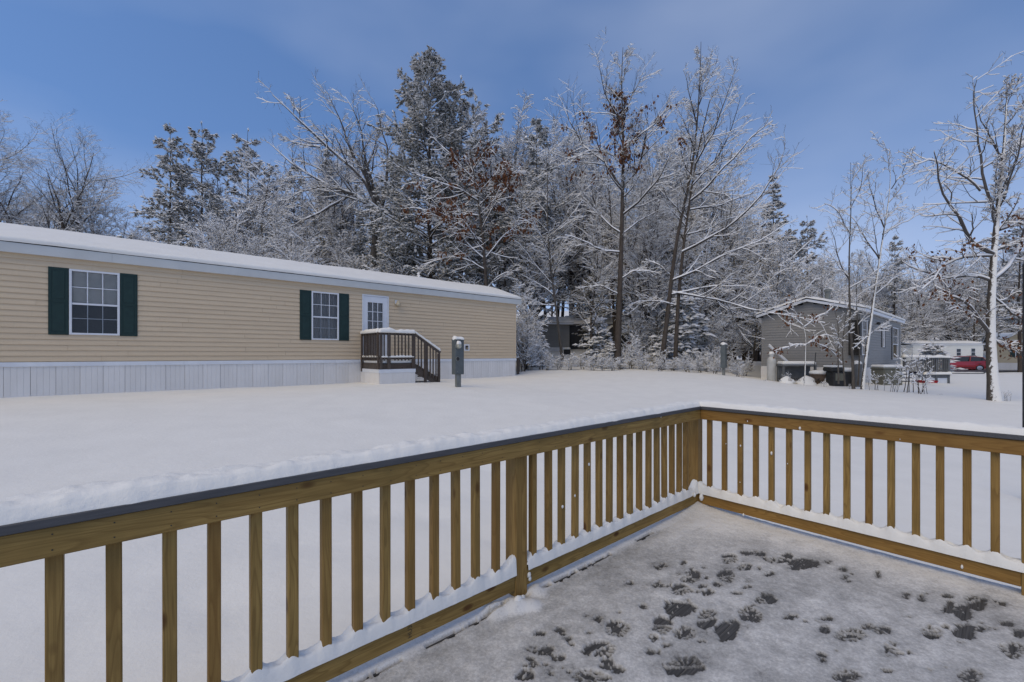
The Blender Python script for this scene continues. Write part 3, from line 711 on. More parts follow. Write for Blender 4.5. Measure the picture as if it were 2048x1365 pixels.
MB().box((SB - .045, TH1 - .022, ZS), (SB + .022, TH1 + .05, 3.635)).build('corner_trim', BEIGE, home, bevel=.003)
gb = MB(); gb.prism([(TH1 + .02, 3.60), (TH1 + 4.22, 3.60), (TH1 + 2.12, 4.45)], 0, SB - .03, SB - .005); gb.build('gable_wall', BEIGE, home)
te0, te1, tm, zr = gable_roof(home, SA, SB, TH1, TH1 + 4.25, 3.885, .335, .235, .13, 3, .15)
n = 5
for i in range(n):
    p, q = SA + (SB - SA) * i / n, SA + (SB - SA) * (i + 1) / n
    MB().prism([(TH1 - .03, ZS - .105), (TH1 - .028, ZS - .006), (TH1 - .018, ZS - .001), (TH1 + .02, ZS - .001), (TH1 + .02, ZS - .105)], 0, p + .001, q - .001).build('skirting_rail', WTRIM, home)
MB().prism([(SB + .03, ZS - .105), (SB + .028, ZS - .006), (SB + .018, ZS - .001), (SB - .02, ZS - .001), (SB - .02, ZS - .105)], 1, TH1 - .03, TH1 + 4.25).build('skirting_rail', WTRIM, home)
skirt(home, 0, SA, SB, TH1, .15, ZS - .105, WVINYL)
skirt(home, 1, TH1, TH1 + 4.25, SB, .15, ZS - .105, WVINYL)
sh1 = [(onT(96.5, TH1), w1[0] - .004), (w1[1] + .004, onT(275, TH1))]
sh2 = [(onT(599, TH1), w2[0] - .004), (w2[1] + .004, onT(697.5, TH1))]
window(home, w1[0], w1[1], TH1, ZW0, ZW1, .50, False, shutters=sh1)
window(home, w2[0], w2[1], TH1, ZW0, ZW1, 0, True, shutters=sh2)
# door with nine lights
a, b = dr; z0, z1 = 1.24, 3.42
df = MB(); df.box((a - .045, TH1 - .035, z0), (a, TH1 + .03, z1 + .045)).box((b, TH1 - .035, z0), (b + .045, TH1 + .03, z1 + .045)).box((a, TH1 - .035, z1), (b, TH1 + .03, z1 + .045))
df.build('door_frame', WTRIM, home, bevel=.003)
gx0, gx1, gz0, gz1_ = a + (b - a) * .17, a + (b - a) * .80, 2.22, 3.20
dd = MB(); dd.box((a + .004, TH1 - .012, z0), (gx0, TH1 + .028, z1 - .004)).box((gx1, TH1 - .012, z0), (b - .004, TH1 + .028, z1 - .004)).box((gx0, TH1 - .012, z0), (gx1, TH1 + .028, gz0)).box((gx0, TH1 - .012, gz1_), (gx1, TH1 + .028, z1 - .004))
do = dd.build('door', WTRIM, home)
mu = MB()
for i in (1, 2):
    x = gx0 + (gx1 - gx0) * i / 3; mu.box((x - .011, TH1 - .014, gz0), (x + .011, TH1 + .004, gz1_)); z = gz0 + (gz1_ - gz0) * i / 3; mu.box((gx0, TH1 - .0145, z - .011), (gx1, TH1 + .0035, z + .011))
for x0_, x1_, y0_, y1_ in ((gx0 - .03, gx0, gz0 - .03, gz1_ + .03), (gx1, gx1 + .03, gz0 - .03, gz1_ + .03), (gx0, gx1, gz0 - .03, gz0), (gx0, gx1, gz1_, gz1_ + .03)): mu.box((x0_, TH1 - .022, y0_), (x1_, TH1 - .0125, y1_))
mu.build('muntin', WTRIM, do)
for i in range(3):
    for j in range(3):
        w_ = (gx1 - gx0) / 3; h_ = (gz1_ - gz0) / 3
        MB().box((gx0 + w_ * i + .012, TH1 + .005, gz0 + h_ * j + .012), (gx0 + w_ * (i + 1) - .012, TH1 + .009, gz0 + h_ * (j + 1) - .012)).build('pane', GLASS, do)
MB().rings([[(x, TH1 + .07 + .015 * math.sin(x * 70), z) for x in np.linspace(gx0, gx1, 40)] for z in (gz0, gz1_)], close=False, caps=False).build('curtain', CURT, do)
for z in (2.14, 2.27):
    kb = MB(); kb.rings([[(b - .075 + r * math.cos(q), TH1 - .012 - y, z + r * math.sin(q)) for q in np.linspace(0, 2 * math.pi, 13)[:-1]] for r, y in ((.03, 0), (.03, .006), (.014, .01), (.014, .03), (.027, .038), (.027, .055), (.012, .062))]); kb.build('door_knob', BRASS, do, smooth=True)
MB().box((a, TH1 - .05, 1.195), (b, TH1 + .03, 1.238)).build('door_sill', GALV, home)
# wall lamp, outlet cover, vents
lx = onT(793, TH1); lz = zT(793, 605, TH1)
lb = MB(); lb.box((lx - .10, TH1 - .035, lz - .10), (lx + .09, TH1 - .012, lz + .09)); lo = lb.build('wall_lamp', TAN, home, bevel=.004)
MB().box((lx - .075, TH1 - .05, lz - .075), (lx + .065, TH1 - .034, lz + .065)).build('lamp_back_plate', WTRIM, lo)
MB().lathe((lx + .02, TH1 - .11, lz - .12), [(.03, .17), (.05, .155), (.06, .09), (.085, .07), (.09, .02), (.07, -.02), (.03, -.045)], 14).build('lamp_shade', TAN, lo, smooth=True)
vx = onT(933, TH1); vz = zT(933, 695.5, TH1)
vf = MB(); q = .13; vf.box((vx - q, TH1 - .03, vz - q), (vx + q, TH1 - .013, vz - q + .04)).box((vx - q, TH1 - .03, vz + q - .04), (vx + q, TH1 - .013, vz + q)).box((vx - q, TH1 - .03, vz - q + .04), (vx - q + .05, TH1 - .013, vz + q - .04)).box((vx + q - .05, TH1 - .03, vz - q + .04), (vx + q, TH1 - .013, vz + q - .04))
vo_ = vf.build('wall_vent', WTRIM, home); 
for i in range(3): MB().lathe((vx - .05 + .05 * i, TH1 - .02, vz - .03), [(.02, -.02), (.024, 0), (.024, .04), (.015, .05)], 8).build('valve', BRASS if i else DARK, vo_)
MB().box((vx - q + .05, TH1 - .016, vz - q + .04), (vx + q - .05, TH1 - .014, vz + q - .04)).build('vent_recess', DARK, vo_)
# cover plate seen through the porch rail
ox = onT(816, TH1); MB().box((ox - .06, TH1 - .028, 1.62), (ox + .06, TH1 - .015, 1.80)).build('outlet_cover', TAN, home)

# ------------------------------------------------------------------ porch of the beige home
PS0 = onT(722.5, TH1); PT = onS(759, PS0) ; PT = max(PT, 12.6)
PS1 = onT(830, PT)
porch = root('porch', (PS0 + PS1) / 2, (PT + TH1) / 2, .4, 'small weathered wooden porch with snowy railing and steps at the white door', 'porch')
ZP = 1.075
n = 8
for i in range(n):
    y0 = PT + .02 + (TH1 - .05 - PT - .02) * i / n; MB().box((PS0, y0, ZP - .03), (PS1, y0 + (TH1 - .07 - PT) / n - .008, ZP)).build('plank', OLD_X, porch)
MB().box((PS0, PT, ZP - .19), (PS1, PT + .038, ZP - .032)).build('rim_board', OLD_X, porch)
MB().box((PS0 - .0, PT + .039, ZP - .19), (PS0 + .038, TH1 - .04, ZP - .032)).build('rim_board', OLD_Z, porch)
for (p, q) in ((PS0, PS0 + .09), (PS0 + .26, PS0 + .37), (PS1 - .13, PS1 - .0)):
    MB().box((p, PT - .042, ZP - .19), (q, PT - .001, ZP + 1.02)).build('post', OLD_Z, porch, bevel=.003, origin=(p, PT, 0))
MB().box((PS0 - .042, TH1 - .16, ZP - .3), (PS0 - .002, TH1 - .06, ZP + 1.02)).build('post', OLD_Z, porch, bevel=.003)
MB().box((PS0 - .042, PT + .0, ZP - .19), (PS0 - .002, PT + .09, ZP + 1.02)).build('post', OLD_Z, porch, bevel=.003)
for z in (ZP + .12, ZP + .93):
    MB().box((PS0, PT + .002, z), (PS1, PT + .04, z + .085)).build('rail', OLD_X, porch)
    MB().box((PS0 + .001, PT + .041, z), (PS0 + .038, TH1 - .02, z + .085)).build('rail', OLD_X, porch)
bm1 = MB().box((-.018, -.018, 0), (.018, .018, .93)).mesh('baluster', OLD_Z)
ro = porch['_o']
s_ = PS0 + .15
while s_ < PS1 - .17:
    if not (PS0 + .22 < s_ < PS0 + .41): link('baluster', bm1, porch, (s_ - ro[0], PT - .020 - ro[1], ZP + .085 - ro[2]))
    s_ += .125
t_ = PT + .16
while t_ < TH1 - .2:
    link('baluster', bm1, porch, (PS0 - .021 - ro[0], t_ - ro[1], ZP + .085 - ro[2])); t_ += .125
# white skirting round the landing
MB().box((PS0 - .002, PT - .012, .1), (PS1 - .002, PT + .012, ZP - .30)).build('skirting_panel', WVINYL, porch)
for nm, aa in (('skirting_panel', 0),):
    x = PS0
    pmv = panel_mesh((PS1 - PS0) / 3, ZP - .31 - .1, 3).mesh('skirting_panel', WVINYL)
    for i in range(3): link('skirting_panel', pmv, porch, (PS0 + (PS1 - PS0) / 3 * i - ro[0], PT - .013 - ro[1], .1 - ro[2]))
pmv2 = panel_mesh((TH1 - PT) / 4, ZP - .31 - .1, 3).mesh('skirting_panel', WVINYL)
for i in range(4):
    o = link('skirting_panel', pmv2, porch, (PS0 - .013 - ro[0], PT + (TH1 - PT) / 4 * (i + 1) - ro[1], .1 - ro[2])); o.rotation_euler = (0, 0, R(-90))
MB().box((PS0 - .03, PT - .03, ZP - .31), (PS1 + .01, PT - .001, ZP - .195)).build('skirting_rail', WTRIM, porch)
MB().box((PS0 - .03, PT, ZP - .31), (PS0 - .001, TH1 - .04, ZP - .195)).build('skirting_rail', WTRIM, porch)
# steps down to the right
PE = onT(877, PT); nst = 3; run = (PE - PS1) / nst; rise = (ZP - .42) / (nst + 1) * 1.0
for i in range(nst):
    z = ZP - rise * (i + 1)
    MB().box((PS1 + run * i + .01, PT + .05, z - .035), (PS1 + run * (i + 1), TH1 - .5, z)).build('step', OLD_X, porch)
MB().rings([[(PS1 + .01, y, ZP - .02), (PE - .02, y, .55), (PE - .02, y, .36), (PE - .2, y, .36), (PS1 + .01, y, ZP - .36)] for y in (PT + .008, PT + .045)]).build('stringer', OLD_X, porch)
hz0, hz1 = ZP + .99, .45 + .98
MB().bar((PS1 - .03, PT - .02, hz0), (PE + .06, PT - .02, hz1), .04, .10).build('hand_rail', OLD_X, porch)
for i, fr in enumerate((.42, 1.0)):
    x = PS1 + (PE - PS1) * fr; zt = hz0 + (hz1 - hz0) * fr
    MB().box((x - .05, PT - .045, .36 + .0), (x + .045, PT + .005, zt - .03)).build('post', OLD_Z, porch, bevel=.003)
for i in range(1, 8):
    if i in (3,): continue
    fr = i / 8.0; x = PS1 + (PE - PS1) * fr; zt = hz0 + (hz1 - hz0) * fr; zb = ZP - .05 + (.42 - ZP) * fr
    MB().box((x - .018, PT - .04, zb), (x + .018, PT - .004, zt - .02)).build('baluster', OLD_Z, porch)
def blob_snow(parent, name, pts, seed, m=SNOW, smooth=True, kind=True):
    """pillowy snow following a path: pts = (s,t,z,width,height)"""
    pts = np.array(pts, float); d = np.r_[0, np.cumsum(np.linalg.norm(np.diff(pts[:, :3], axis=0), axis=1))]
    n = max(6, int(d[-1] / .035)); L = np.linspace(0, d[-1], n); Q = np.stack([np.interp(L, d, pts[:, i]) for i in range(5)], 1)
    dr_ = np.gradient(Q[:, :2], axis=0); dr_ /= np.maximum(np.linalg.norm(dr_, axis=1, keepdims=True), 1e-9); nr = np.stack([-dr_[:, 1], dr_[:, 0]], 1)
    e = np.clip(np.minimum(L, d[-1] - L) / .05, 0, 1); e = np.sqrt(np.maximum(0, 1 - (1 - e) ** 2)) * .95 + .05
    wv = 1 + .35 * (fbm(L * 6, L * 0, seed, 3) - .5); hv = 1 + .7 * (fbm(L * 5, L * 0 + 3, seed + 1, 3) - .5)
    rs = []
    for i in range(n):
        ring = []
        for a in np.linspace(0, 2 * math.pi, 11)[:-1]:
            c, s_ = math.cos(a), math.sin(a); wv_ = Q[i, 3] / 2 * wv[i] * e[i]; hh_ = Q[i, 4] * hv[i] * e[i]
            ring.append((Q[i, 0] + nr[i, 0] * c * wv_, Q[i, 1] + nr[i, 1] * c * wv_, Q[i, 2] + (hh_ * s_ if s_ > 0 else .02 * s_)))
        rs.append(ring)
    o = MB().rings(rs).build(name, m, parent, smooth=smooth)
    if kind: tag(o, kind='stuff')
    return o
zt = ZP + 1.015
blob_snow(porch, 'snow', [(PS0 - .02, TH1 - .05, zt, .13, .10), (PS0 - .01, PT + .05, zt, .15, .12)], 3)
blob_snow(porch, 'snow', [(PS0 - .04, PT - .01, zt, .16, .11), (PS0 + .3, PT - .01, zt, .17, .15), (PS0 + .5, PT - .0, zt, .15, .11), (PS1 + .0, PT - .01, zt, .15, .12)], 4)
blob_snow(porch, 'snow', [(PS1 - .02, PT - .02, hz0 + .05, .10, .07), (PE + .07, PT - .02, hz1 + .05, .12, .09)], 5)
blob_snow(porch, 'snow', [(PS0 + .02, TH1 - .1, ZP + .205, .10, .06), (PS0 + .02, PT + .06, ZP + .205, .10, .06)], 6)
blob_snow(porch, 'snow', [(PS0 + .02, PT + .0, ZP + .205, .10, .06), (PS1 - .02, PT + .0, ZP + .205, .10, .06)], 7)
sn = MB(); sn.box((PS0 + .04, PT + .05, ZP), (PS1 - .01, TH1 - .06, ZP + .11)); tag(sn.build('snow', SNOW, porch, bevel=.02), kind='stuff')
for i in range(nst):
    z = ZP - rise * (i + 1); tag(MB().box((PS1 + run * i + .02, PT + .055, z), (PS1 + run * (i + 1) - .01, TH1 - .51, z + .10)).build('snow', SNOW, porch, bevel=.02), kind='stuff')

# ------------------------------------------------------------------ electric meter pedestal
mp_ = at(915, 772, 13.4); gzm = gz1(mp_.x, mp_.y)
def ped(name, X, Y, zb, label, scale=1.0, rot=TH, meter=True):
    r_ = root(name, X, Y, zb, label, 'electric meter box', rot=rot, world=True); r_['_o'] = [0, 0, 0]
    k = scale
    MB().box((-.06 * k, -.05 * k, -.4), (.0, .05 * k, .62 * k)).build('post', GALV, r_); MB().box((.004, -.05 * k, -.4), (.10 * k, .05 * k, .62 * k)).build('post', GALV, r_)
    bx = MB(); bx.box((-.15 * k, -.11 * k, .45 * k), (.17 * k, .10 * k, 1.52 * k)); bo = bx.build('meter_cabinet', METERG, r_, bevel=.008)
    MB().box((-.135 * k, -.122 * k, .48 * k), (.155 * k, -.111 * k, 1.0 * k)).build('cabinet_door', METERG, bo, bevel=.004)
    MB().box((-.155 * k, -.13 * k, 1.50 * k), (.175 * k, .105 * k, 1.53 * k)).build('cabinet_lid', METERG, bo, bevel=.004)
    if meter:
        def cyl(c, prof, nm, m):
            q = MB(); q.rings([[(c[0] + rr * math.cos(a), c[1] - y, c[2] + rr * math.sin(a)) for a in np.linspace(0, 2 * math.pi, 19)[:-1]] for rr, y in prof]); return q.build(nm, m, bo, smooth=False)
        cyl((-.065, -.11, 1.32), ((.088, 0), (.088, .04), (.080, .045)), 'meter_ring', GALV)
        cyl((-.065, -.155, 1.32), ((.072, 0), (.070, .06), (.055, .08)), 'meter_glass', mat('meter_dial', (.35, .34, .27), .25, .6))
        cyl((-.075, -.122, .93), ((.075, 0), (.075, .012), (.066, .014)), 'knockout_ring', GALV); cyl((-.075, -.136, .93), ((.060, 0), (.060, .002)), 'knockout', DARK)
        cyl((-.09, -.122, .54), ((.014, 0), (.014, .012)), 'latch', GALV)
    blob_snow(r_, 'snow', [(-.17 * k, -.01, 1.525 * k, .26 * k, .10), (.19 * k, -.01, 1.525 * k, .26 * k, .10)], 8)
    if meter: blob_snow(r_, 'snow', [(-.15, -.18, 1.385, .13, .10), (.01, -.18, 1.385, .13, .09)], 9)
    return r_
ped('electric_meter', mp_.x, mp_.y, .30, 'tall grey electric meter cabinet on posts in front of the beige home')
mp2 = at(1447, 745, 20)
ped('electric_meter', mp2.x, mp2.y, gz1(mp2.x, mp2.y) - .15, 'dark grey utility box standing at the edge of the brush left of the grey home', 1.0, TH + .2, False)

# weathered boards standing beyond the right corner of the beige home
fp = at(1036, 745, 20.6); fr_ = root('board_screen', fp.x, fp.y, .40, 'short screen of weathered grey boards at the right corner of the beige home', 'board screen', rot=TH + .5, world=True); fr_['_o'] = [0, 0, 0]
for i in range(3): MB().box((-.17 + i * .115, -.01, -.1), (-.17 + i * .115 + .108, .012, .80 + .02 * i)).build('board', OLD_Z, fr_)
blob_snow(fr_, 'snow', [(-.18, 0, .82, .05, .03), (.18, 0, .85, .05, .03)], 3)

# ------------------------------------------------------------------ grey home at the right
DY = 18.95; k_ = (1724 - 1024) / F; c = (k_ * DY, DY); HS = CU * c[0] + SU * c[1]; HT = -SU * c[0] + CU * c[1]
HL = 10.6; HW = 4.0
ZS2 = CAMZ + (HY - 736) * DY / F; ZF2 = ZS2 + 2.42
home2 = root('mobile_home', HS + HL / 2, HT + HW / 2, .05, 'grey mobile home with its gable end to the yard and black shuttered windows', 'mobile home')
MB().box((HS + .02, HT + .46, -.2), (HS + HL - .02, HT + HW - .03, ZF2)).build('core', ROOM, home2)
def s2(px): return onT(px, HT)
w_a = (s2(1722), s2(1733)); w_b = (s2(1763.5), s2(1767.5)); w_c = (s2(1784), s2(1795))
h2 = [(w_a[0], w_a[1], ZS2 + .55, ZS2 + 2.1), (w_b[0], w_b[1], ZS2 + .95, ZS2 + 1.95), (w_c[0], w_c[1], ZS2 + .30, ZS2 + 2.1)]
siding(home2, GREYV, 1, HT + .05, HT + HW, HS, ZS2, ZF2, -1, .125, seed=11)
siding(home2, GREYV, 0, HS + .05, HS + HL, HT, ZS2, ZF2, -1, .125, h2, seed=12)
# gable triangle, also in courses
slope2 = .29; oh = .18; ze2 = ZF2 + .17
for i in range(6):
    z = ZF2 + .125 * i; d = (z + .02 - ZF2) / slope2
    if HW / 2 - d > .15: mb = MB(); lap(mb, 1, HT + d, HT + HW - d, HS, z, z + .125, -1); mb.build('siding_board', GREYV, home2, origin=(HS, HT + HW / 2, z))
MB().prism([(HT, ZF2 - .02), (HT + HW, ZF2 - .02), (HT + HW / 2, ZF2 + slope2 * HW / 2 + .02)], 0, HS + .001, HS + .03).build('gable_wall', GREYV, home2)
b2 = MB(); b2.box((HS + .002, HT + .05, ZS2), (HS + .03, HT + HW - .03, ZF2 - .021))
for p, q in subtract(HS + .05, HS + HL - .05, [(h[0], h[1]) for h in h2]): b2.box((p, HT + .004, ZS2), (q, HT + .03, ZF2 - .02))
for h_ in h2: b2.box((h_[0], HT + .004, ZS2), (h_[1], HT + .03, h_[2])); b2.box((h_[0], HT + .004, h_[3]), (h_[1], HT + .03, ZF2 - .02))
b2.build('sheathing', GREYV, home2)
MB().box((HS - .02, HT - .022, ZS2), (HS + .06, HT + .05, ZF2)).build('corner_trim', GREYV, home2, bevel=.003)
MB().box((HS - .02, HT + HW - .06, ZS2), (HS + .05, HT + HW + .02, ZF2)).build('corner_trim', GREYV, home2, bevel=.003)
for h_, sw in zip(h2, (.32, .26, .36)):
    wo = window(home2, h_[0], h_[1], HT, h_[2], h_[3], .45 if h_ is h2[2] else 0, False)
    for (p, q) in ((h_[0] - sw, h_[0] - .005), (h_[1] + .005, h_[1] + sw)):
        MB().box((p, HT - .035, h_[2]), (q, HT - .018, h_[3])).build('shutter', DARK, home2, bevel=.004)
gable_roof(home2, HS, HS + HL, HT, HT + HW, ze2, slope2, .15, oh, 13, .13, WTRIM)
skirt(home2, 0, HS, HS + HL, HT, -.25, ZS2 - .002, WVINYL)
ro = home2['_o']; me = panel_mesh(.405, ZS2 + .25, 4).mesh('skirting_panel', WVINYL)
for i in range(10):
    o = link('skirting_panel', me, home2, (HS - .001 - ro[0], HT + .405 * (i + 1) - ro[1], -.25 - ro[2])); o.rotation_euler = (0, 0, R(-90))
# mast of the roof vent and small wall lamp
lx = s2(1752); MB().lathe((lx, HT - .1, ZS2 + 2.05), [(.03, .1), (.07, .08), (.08, 0), (.04, -.03)], 10).build('wall_lamp', DARK, home2)
rvt = MB().lathe((HS + 1.6, HT + 1.6, ze2 + .6), [(.11, 0), (.11, .45), (.17, .47), (.17, .55), (.02, .62)], 12).build('roof_vent', GALV, home2)

# things standing against the grey home, placed from the photograph at their own distance
def wroot(name, px, py, Y, label, cat, rot=0, group=None, z=None):
    p = at(px, py, Y); zz = gz1(p.x, p.y) if z is None else z
    r_ = root(name, p.x, p.y, zz, label, cat, group, rot, world=True); r_['_o'] = [0, 0, 0]; return r_
tk = wroot('propane_tank', 1543, 762, 20.3, 'tall off white propane cylinder at the far left end of the grey home', 'propane tank')
MB().lathe((0, 0, -.1), [(.17, 0), (.19, .03), (.19, 1.0), (.17, 1.12), (.11, 1.20), (.05, 1.23)], 18).build('cylinder_body', TANKM, tk, smooth=True)
MB().lathe((0, 0, 1.11), [(.09, 0), (.09, .13), (.02, .16)], 12).build('valve_cap', TANKM, tk)
blob_snow(tk, 'snow', [(-.12, -.02, 1.24, .2, .13), (.12, .02, 1.24, .2, .12)], 4)
tb = wroot('work_table', 1593, 750, 19.8, 'dark table heaped with snow against the grey gable wall', 'table', rot=-.15)
MB().box((-.72, -.3, .78), (.72, .35, .84)).build('table_top', GREYW, tb); MB().box((-.70, .28, .1), (.70, .33, .779)).build('back_panel', GREYW, tb)
for sx_, sy_ in ((-.66, -.24), (.66, -.24), (-.66, .3), (.66, .3)): MB().box((sx_ - .04, sy_ - .04, -.1), (sx_ + .04, sy_ + .04, .779)).build('leg', GREYW, tb)
tag(MB().box((-.70, -.29, .84), (.70, .34, 1.0)).build('snow', SNOW, tb, bevel=.05), kind='stuff')
dw = wroot('downspout', 1556, 712, 20.6, 'slanting white length of gutter leaning on the grey gable wall', 'gutter length')
MB().bar((-.36, .1, .95), (.42, .0, .18), .14, .10).build('gutter_body', WTRIM, dw); blob_snow(dw, 'snow', [(-.38, .1, 1.0, .16, .06), (.40, 0, .24, .16, .06)], 5)
dw.location.z = gz1(dw.location.x, dw.location.y) + .75
tb2 = wroot('plastic_tub', 1641, 753, 19.0, 'round brown tub capped with snow beside the dark table', 'tub')
MB().lathe((0, 0, .0), [(.28, -.1), (.30, 0), (.38, .42), (.41, .44), (.41, .48), (.36, .48)], 18).build('tub_body', TERRA, tb2, smooth=False)
tag(MB().lathe((0, 0, .475), [(.40, 0), (.43, .05), (.40, .12), (.28, .16), (.05, .17)], 18).build('snow', SNOW, tb2, smooth=True), kind='stuff')
gr = wroot('shovel_handle', 1628, 745, 19.1, 'thin dark pole stuck upright in the snow beside the brown tub', 'pole')
MB().tube([(-.10, 0, -.1), (.02, 0, .8), (.08, 0, 1.42)], .018, 6).build('shaft', DARK, gr); MB().lathe((-.09, 0, 0), [(.04, 0), (.04, .06), (.02, .08)], 8).build('collar', DARK, gr)
for i, (px, py, rr, hh_) in enumerate(((1614, 757, .50, .42), (1660, 757, .52, .38), (1574, 752, .36, .32))):
    mo = wroot('snow_covered_shrub', px, py, 18.7 - .2 * i, ('tall mound of snow over a shrub below the dark table', 'pointed snow mound right of the brown tub', 'snow heaped over a low shrub behind the propane cylinder')[i], 'snowy shrub')
    rs = []
    for q in np.linspace(0, 1, 9):
        r = rr * math.sqrt(max(0, 1 - q ** 1.5)) * (1 - .35 * q) + .02
        rs.append([(r * math.cos(a) * (1 + 1.0 * (vnoise(np.array([abs(a - math.pi) * 1.6]), np.array([q * 5]), 5 + i)[0] - .5)), r * .7 * math.sin(a), -.08 + hh_ * q * 1.15 * (1 + .3 * (vnoise(np.array([abs(a - math.pi) * 2]), np.array([3.3]), i)[0] - .5))) for a in np.linspace(0, 2 * math.pi, 19)[:-1]])
    tag(MB().rings(rs).build('snow', SNOW, mo, smooth=True), kind='stuff')
    tg = MB()
    for j in range(16):
        a = random.Random(i * 40 + j).uniform(0, 6.28); r_ = random.Random(i * 40 + j + 9).uniform(.1, .45)
        tg.tube([(math.cos(a) * rr * .5, math.sin(a) * rr * .4, 0), (math.cos(a) * rr * (.7 + r_), math.sin(a) * rr * .6, hh_ * .7)], .009, 4)
    tg.build('twigs', TWIG, mo)
gc = wroot('outdoor_grill', 1683, 760, 18.2, 'dark covered grill half buried in snow behind the thin stems', 'grill')
MB().box((-.5, -.25, .0), (.5, .25, .62)).build('grill_body', DARK, gc, bevel=.03); MB().box((-.62, -.28, .62), (-.1, .28, .80)).build('grill_hood', DARK, gc, bevel=.05)
MB().box((-.45, -.27, .25), (-.05, -.255, .55)).build('grill_door', OLIVE, gc)
tag(MB().box((-.1, -.26, .62), (.5, .26, .78)).build('snow', SNOW, gc, bevel=.05), kind='stuff'); tag(MB().box((-.60, -.27, .80), (-.12, .27, .88)).build('snow', SNOW, gc, bevel=.03), kind='stuff')
pb = wroot('post_box', 1715, 768, 17.8, 'narrow grey board post with a snow cap at the near corner of the grey home', 'post')
MB().box((-.10, -.1, -.1), (.12, .1, .95)).build('post', GREYW, pb, bevel=.01); blob_snow(pb, 'snow', [(-.12, 0, .95, .24, .15), (.14, 0, .95, .24, .15)], 5)
ob = wroot('storage_box', 1773, 765, 18.6, 'olive plastic storage box with snow on its lid beside the grey home', 'storage box', rot=TH - .62)
MB().box((-.44, -.3, -.15), (.44, .3, .66)).build('box_body', OLIVE, ob, bevel=.02); MB().box((-.46, -.32, .66), (.46, .32, .73)).build('box_lid', OLIVE, ob, bevel=.015)
MB().box((-.40, -.31, -.1), (-.02, -.301, .62)).build('box_door', OLIVE, ob); MB().box((.02, -.31, -.1), (.40, -.301, .62)).build('box_door', OLIVE, ob)
tag(MB().box((-.46, -.32, .73), (.46, .32, .85)).build('snow', SNOW, ob, bevel=.045), kind='stuff')
# snowy steps and side deck of the grey home
sd_ = wroot('side_deck', 1846, 752, 22.5, 'small grey deck with railing and blue barrel behind the grey home steps', 'side deck', rot=.08)
Zd = .45
MB().box((-1.75, -.6, Zd - .22), (.78, 1.2, Zd)).build('deck_frame', GREYW, sd_)
MB().box((-1.7, -.575, -.3), (.74, 1.1, Zd - .225)).build('underside_fill', WTRIM, sd_)  # pale panel added to fill the dark underside, standing in for white snow
for x in (-1.7, -.72, .02, .70): MB().box((x, -.62, -.2), (x + .10, -.52, 1.30)).build('post', GREYW, sd_, bevel=.005)
for z in (Zd + .12, 1.15): MB().box((-.62, -.60, z), (.70, -.54, z + .09)).build('rail', GREYW, sd_)
bmg = MB().box((-.02, -.02, Zd + .12), (.02, .02, 1.2)).mesh('baluster', GREYW)
for i in range(11): link('baluster', bmg, sd_, (-.55 + i * .115, -.615, 0))
MB().box((-1.6, -.59, Zd + .1), (-.74, -.55, 1.10)).build('board_panel', GREYV2, sd_)
MB().box((.50, -.52, Zd), (.72, -.50, 1.15)).build('board_panel', GREYW, sd_)
blob_snow(sd_, 'snow', [(-1.75, -.57, 1.28, .26, .14), (-.6, -.57, 1.25, .28, .12), (.2, -.57, 1.27, .26, .13), (.82, -.57, 1.25, .26, .13)], 9)
blob_snow(sd_, 'snow', [(-.70, -.66, Zd - .03, .20, .12), (.80, -.66, Zd - .03, .20, .12)], 10)
bb = wroot('barrel', 1838, 740, 22.2, 'blue plastic barrel standing behind the side deck railing', 'barrel', z=sd_.location.z + Zd)
MB().lathe((0, .1, 0), [(.24, 0), (.26, .03), (.26, .28), (.275, .30), (.26, .32), (.26, .62), (.24, .66), (.05, .67)], 18).build('barrel_body', BLUEP, bb)
MB().lathe((.12, .1, .66), [(.04, 0), (.04, .03), (.01, .035)], 8).build('bung', DARK, bb)
ws = wroot('plastic_chair', 1857, 738, 22.6, 'pale grey plastic chair back seen through the side deck railing', 'chair', z=sd_.location.z + Zd)
MB().box((-.24, -.2, .38), (.24, .25, .42)).build('seat', TANKM, ws, bevel=.02)
for i in range(5):
    x = -.18 + i * .09; MB().box((x - .032, -.24, .42), (x + .032, -.21, .85 - abs(i - 2) * .05)).build('back_slat', TANKM, ws)
for sx_, sy_ in ((-.21, -.2), (.21, -.2), (-.21, .22), (.21, .22)): MB().box((sx_ - .02, sy_ - .02, 0), (sx_ + .02, sy_ + .02, .38)).build('leg', TANKM, ws)
stp = wroot('steps', 1812, 764, 20.5, 'flight of steps buried in snow between olive box and side deck', 'steps', rot=.05)
for i in range(5):
    MB().box((-.52, -.5 + i * .28, -.2), (.52, -.22 + i * .28, -.02 + i * .15)).build('step', GREYW, stp)
    tag(MB().box((-.54, -.52 + i * .28, -.02 + i * .15), (.54, -.215 + i * .28, .09 + i * .15)).build('snow', SNOW, stp, bevel=.03), kind='stuff')
sl = wroot('sled', 1853, 764, 19.6, 'red plastic sled half buried in snow before the side deck', 'sled', rot=.1)
MB().rings([[(x, -.2, z0 + .05), (x, -.2, z0 + .02), (x, .2, z0 + .02), (x, .2, z0 + .05)] for x, z0 in ((-.34, .12), (-.28, .02), (.3, .02), (.36, .10))]).build('sled_body', REDP, sl, bevel=.004)
blob_snow(sl, 'snow', [(-.25, 0, .05, .3, .08), (.28, 0, .05, .3, .09)], 12)
sl.location.z += .06

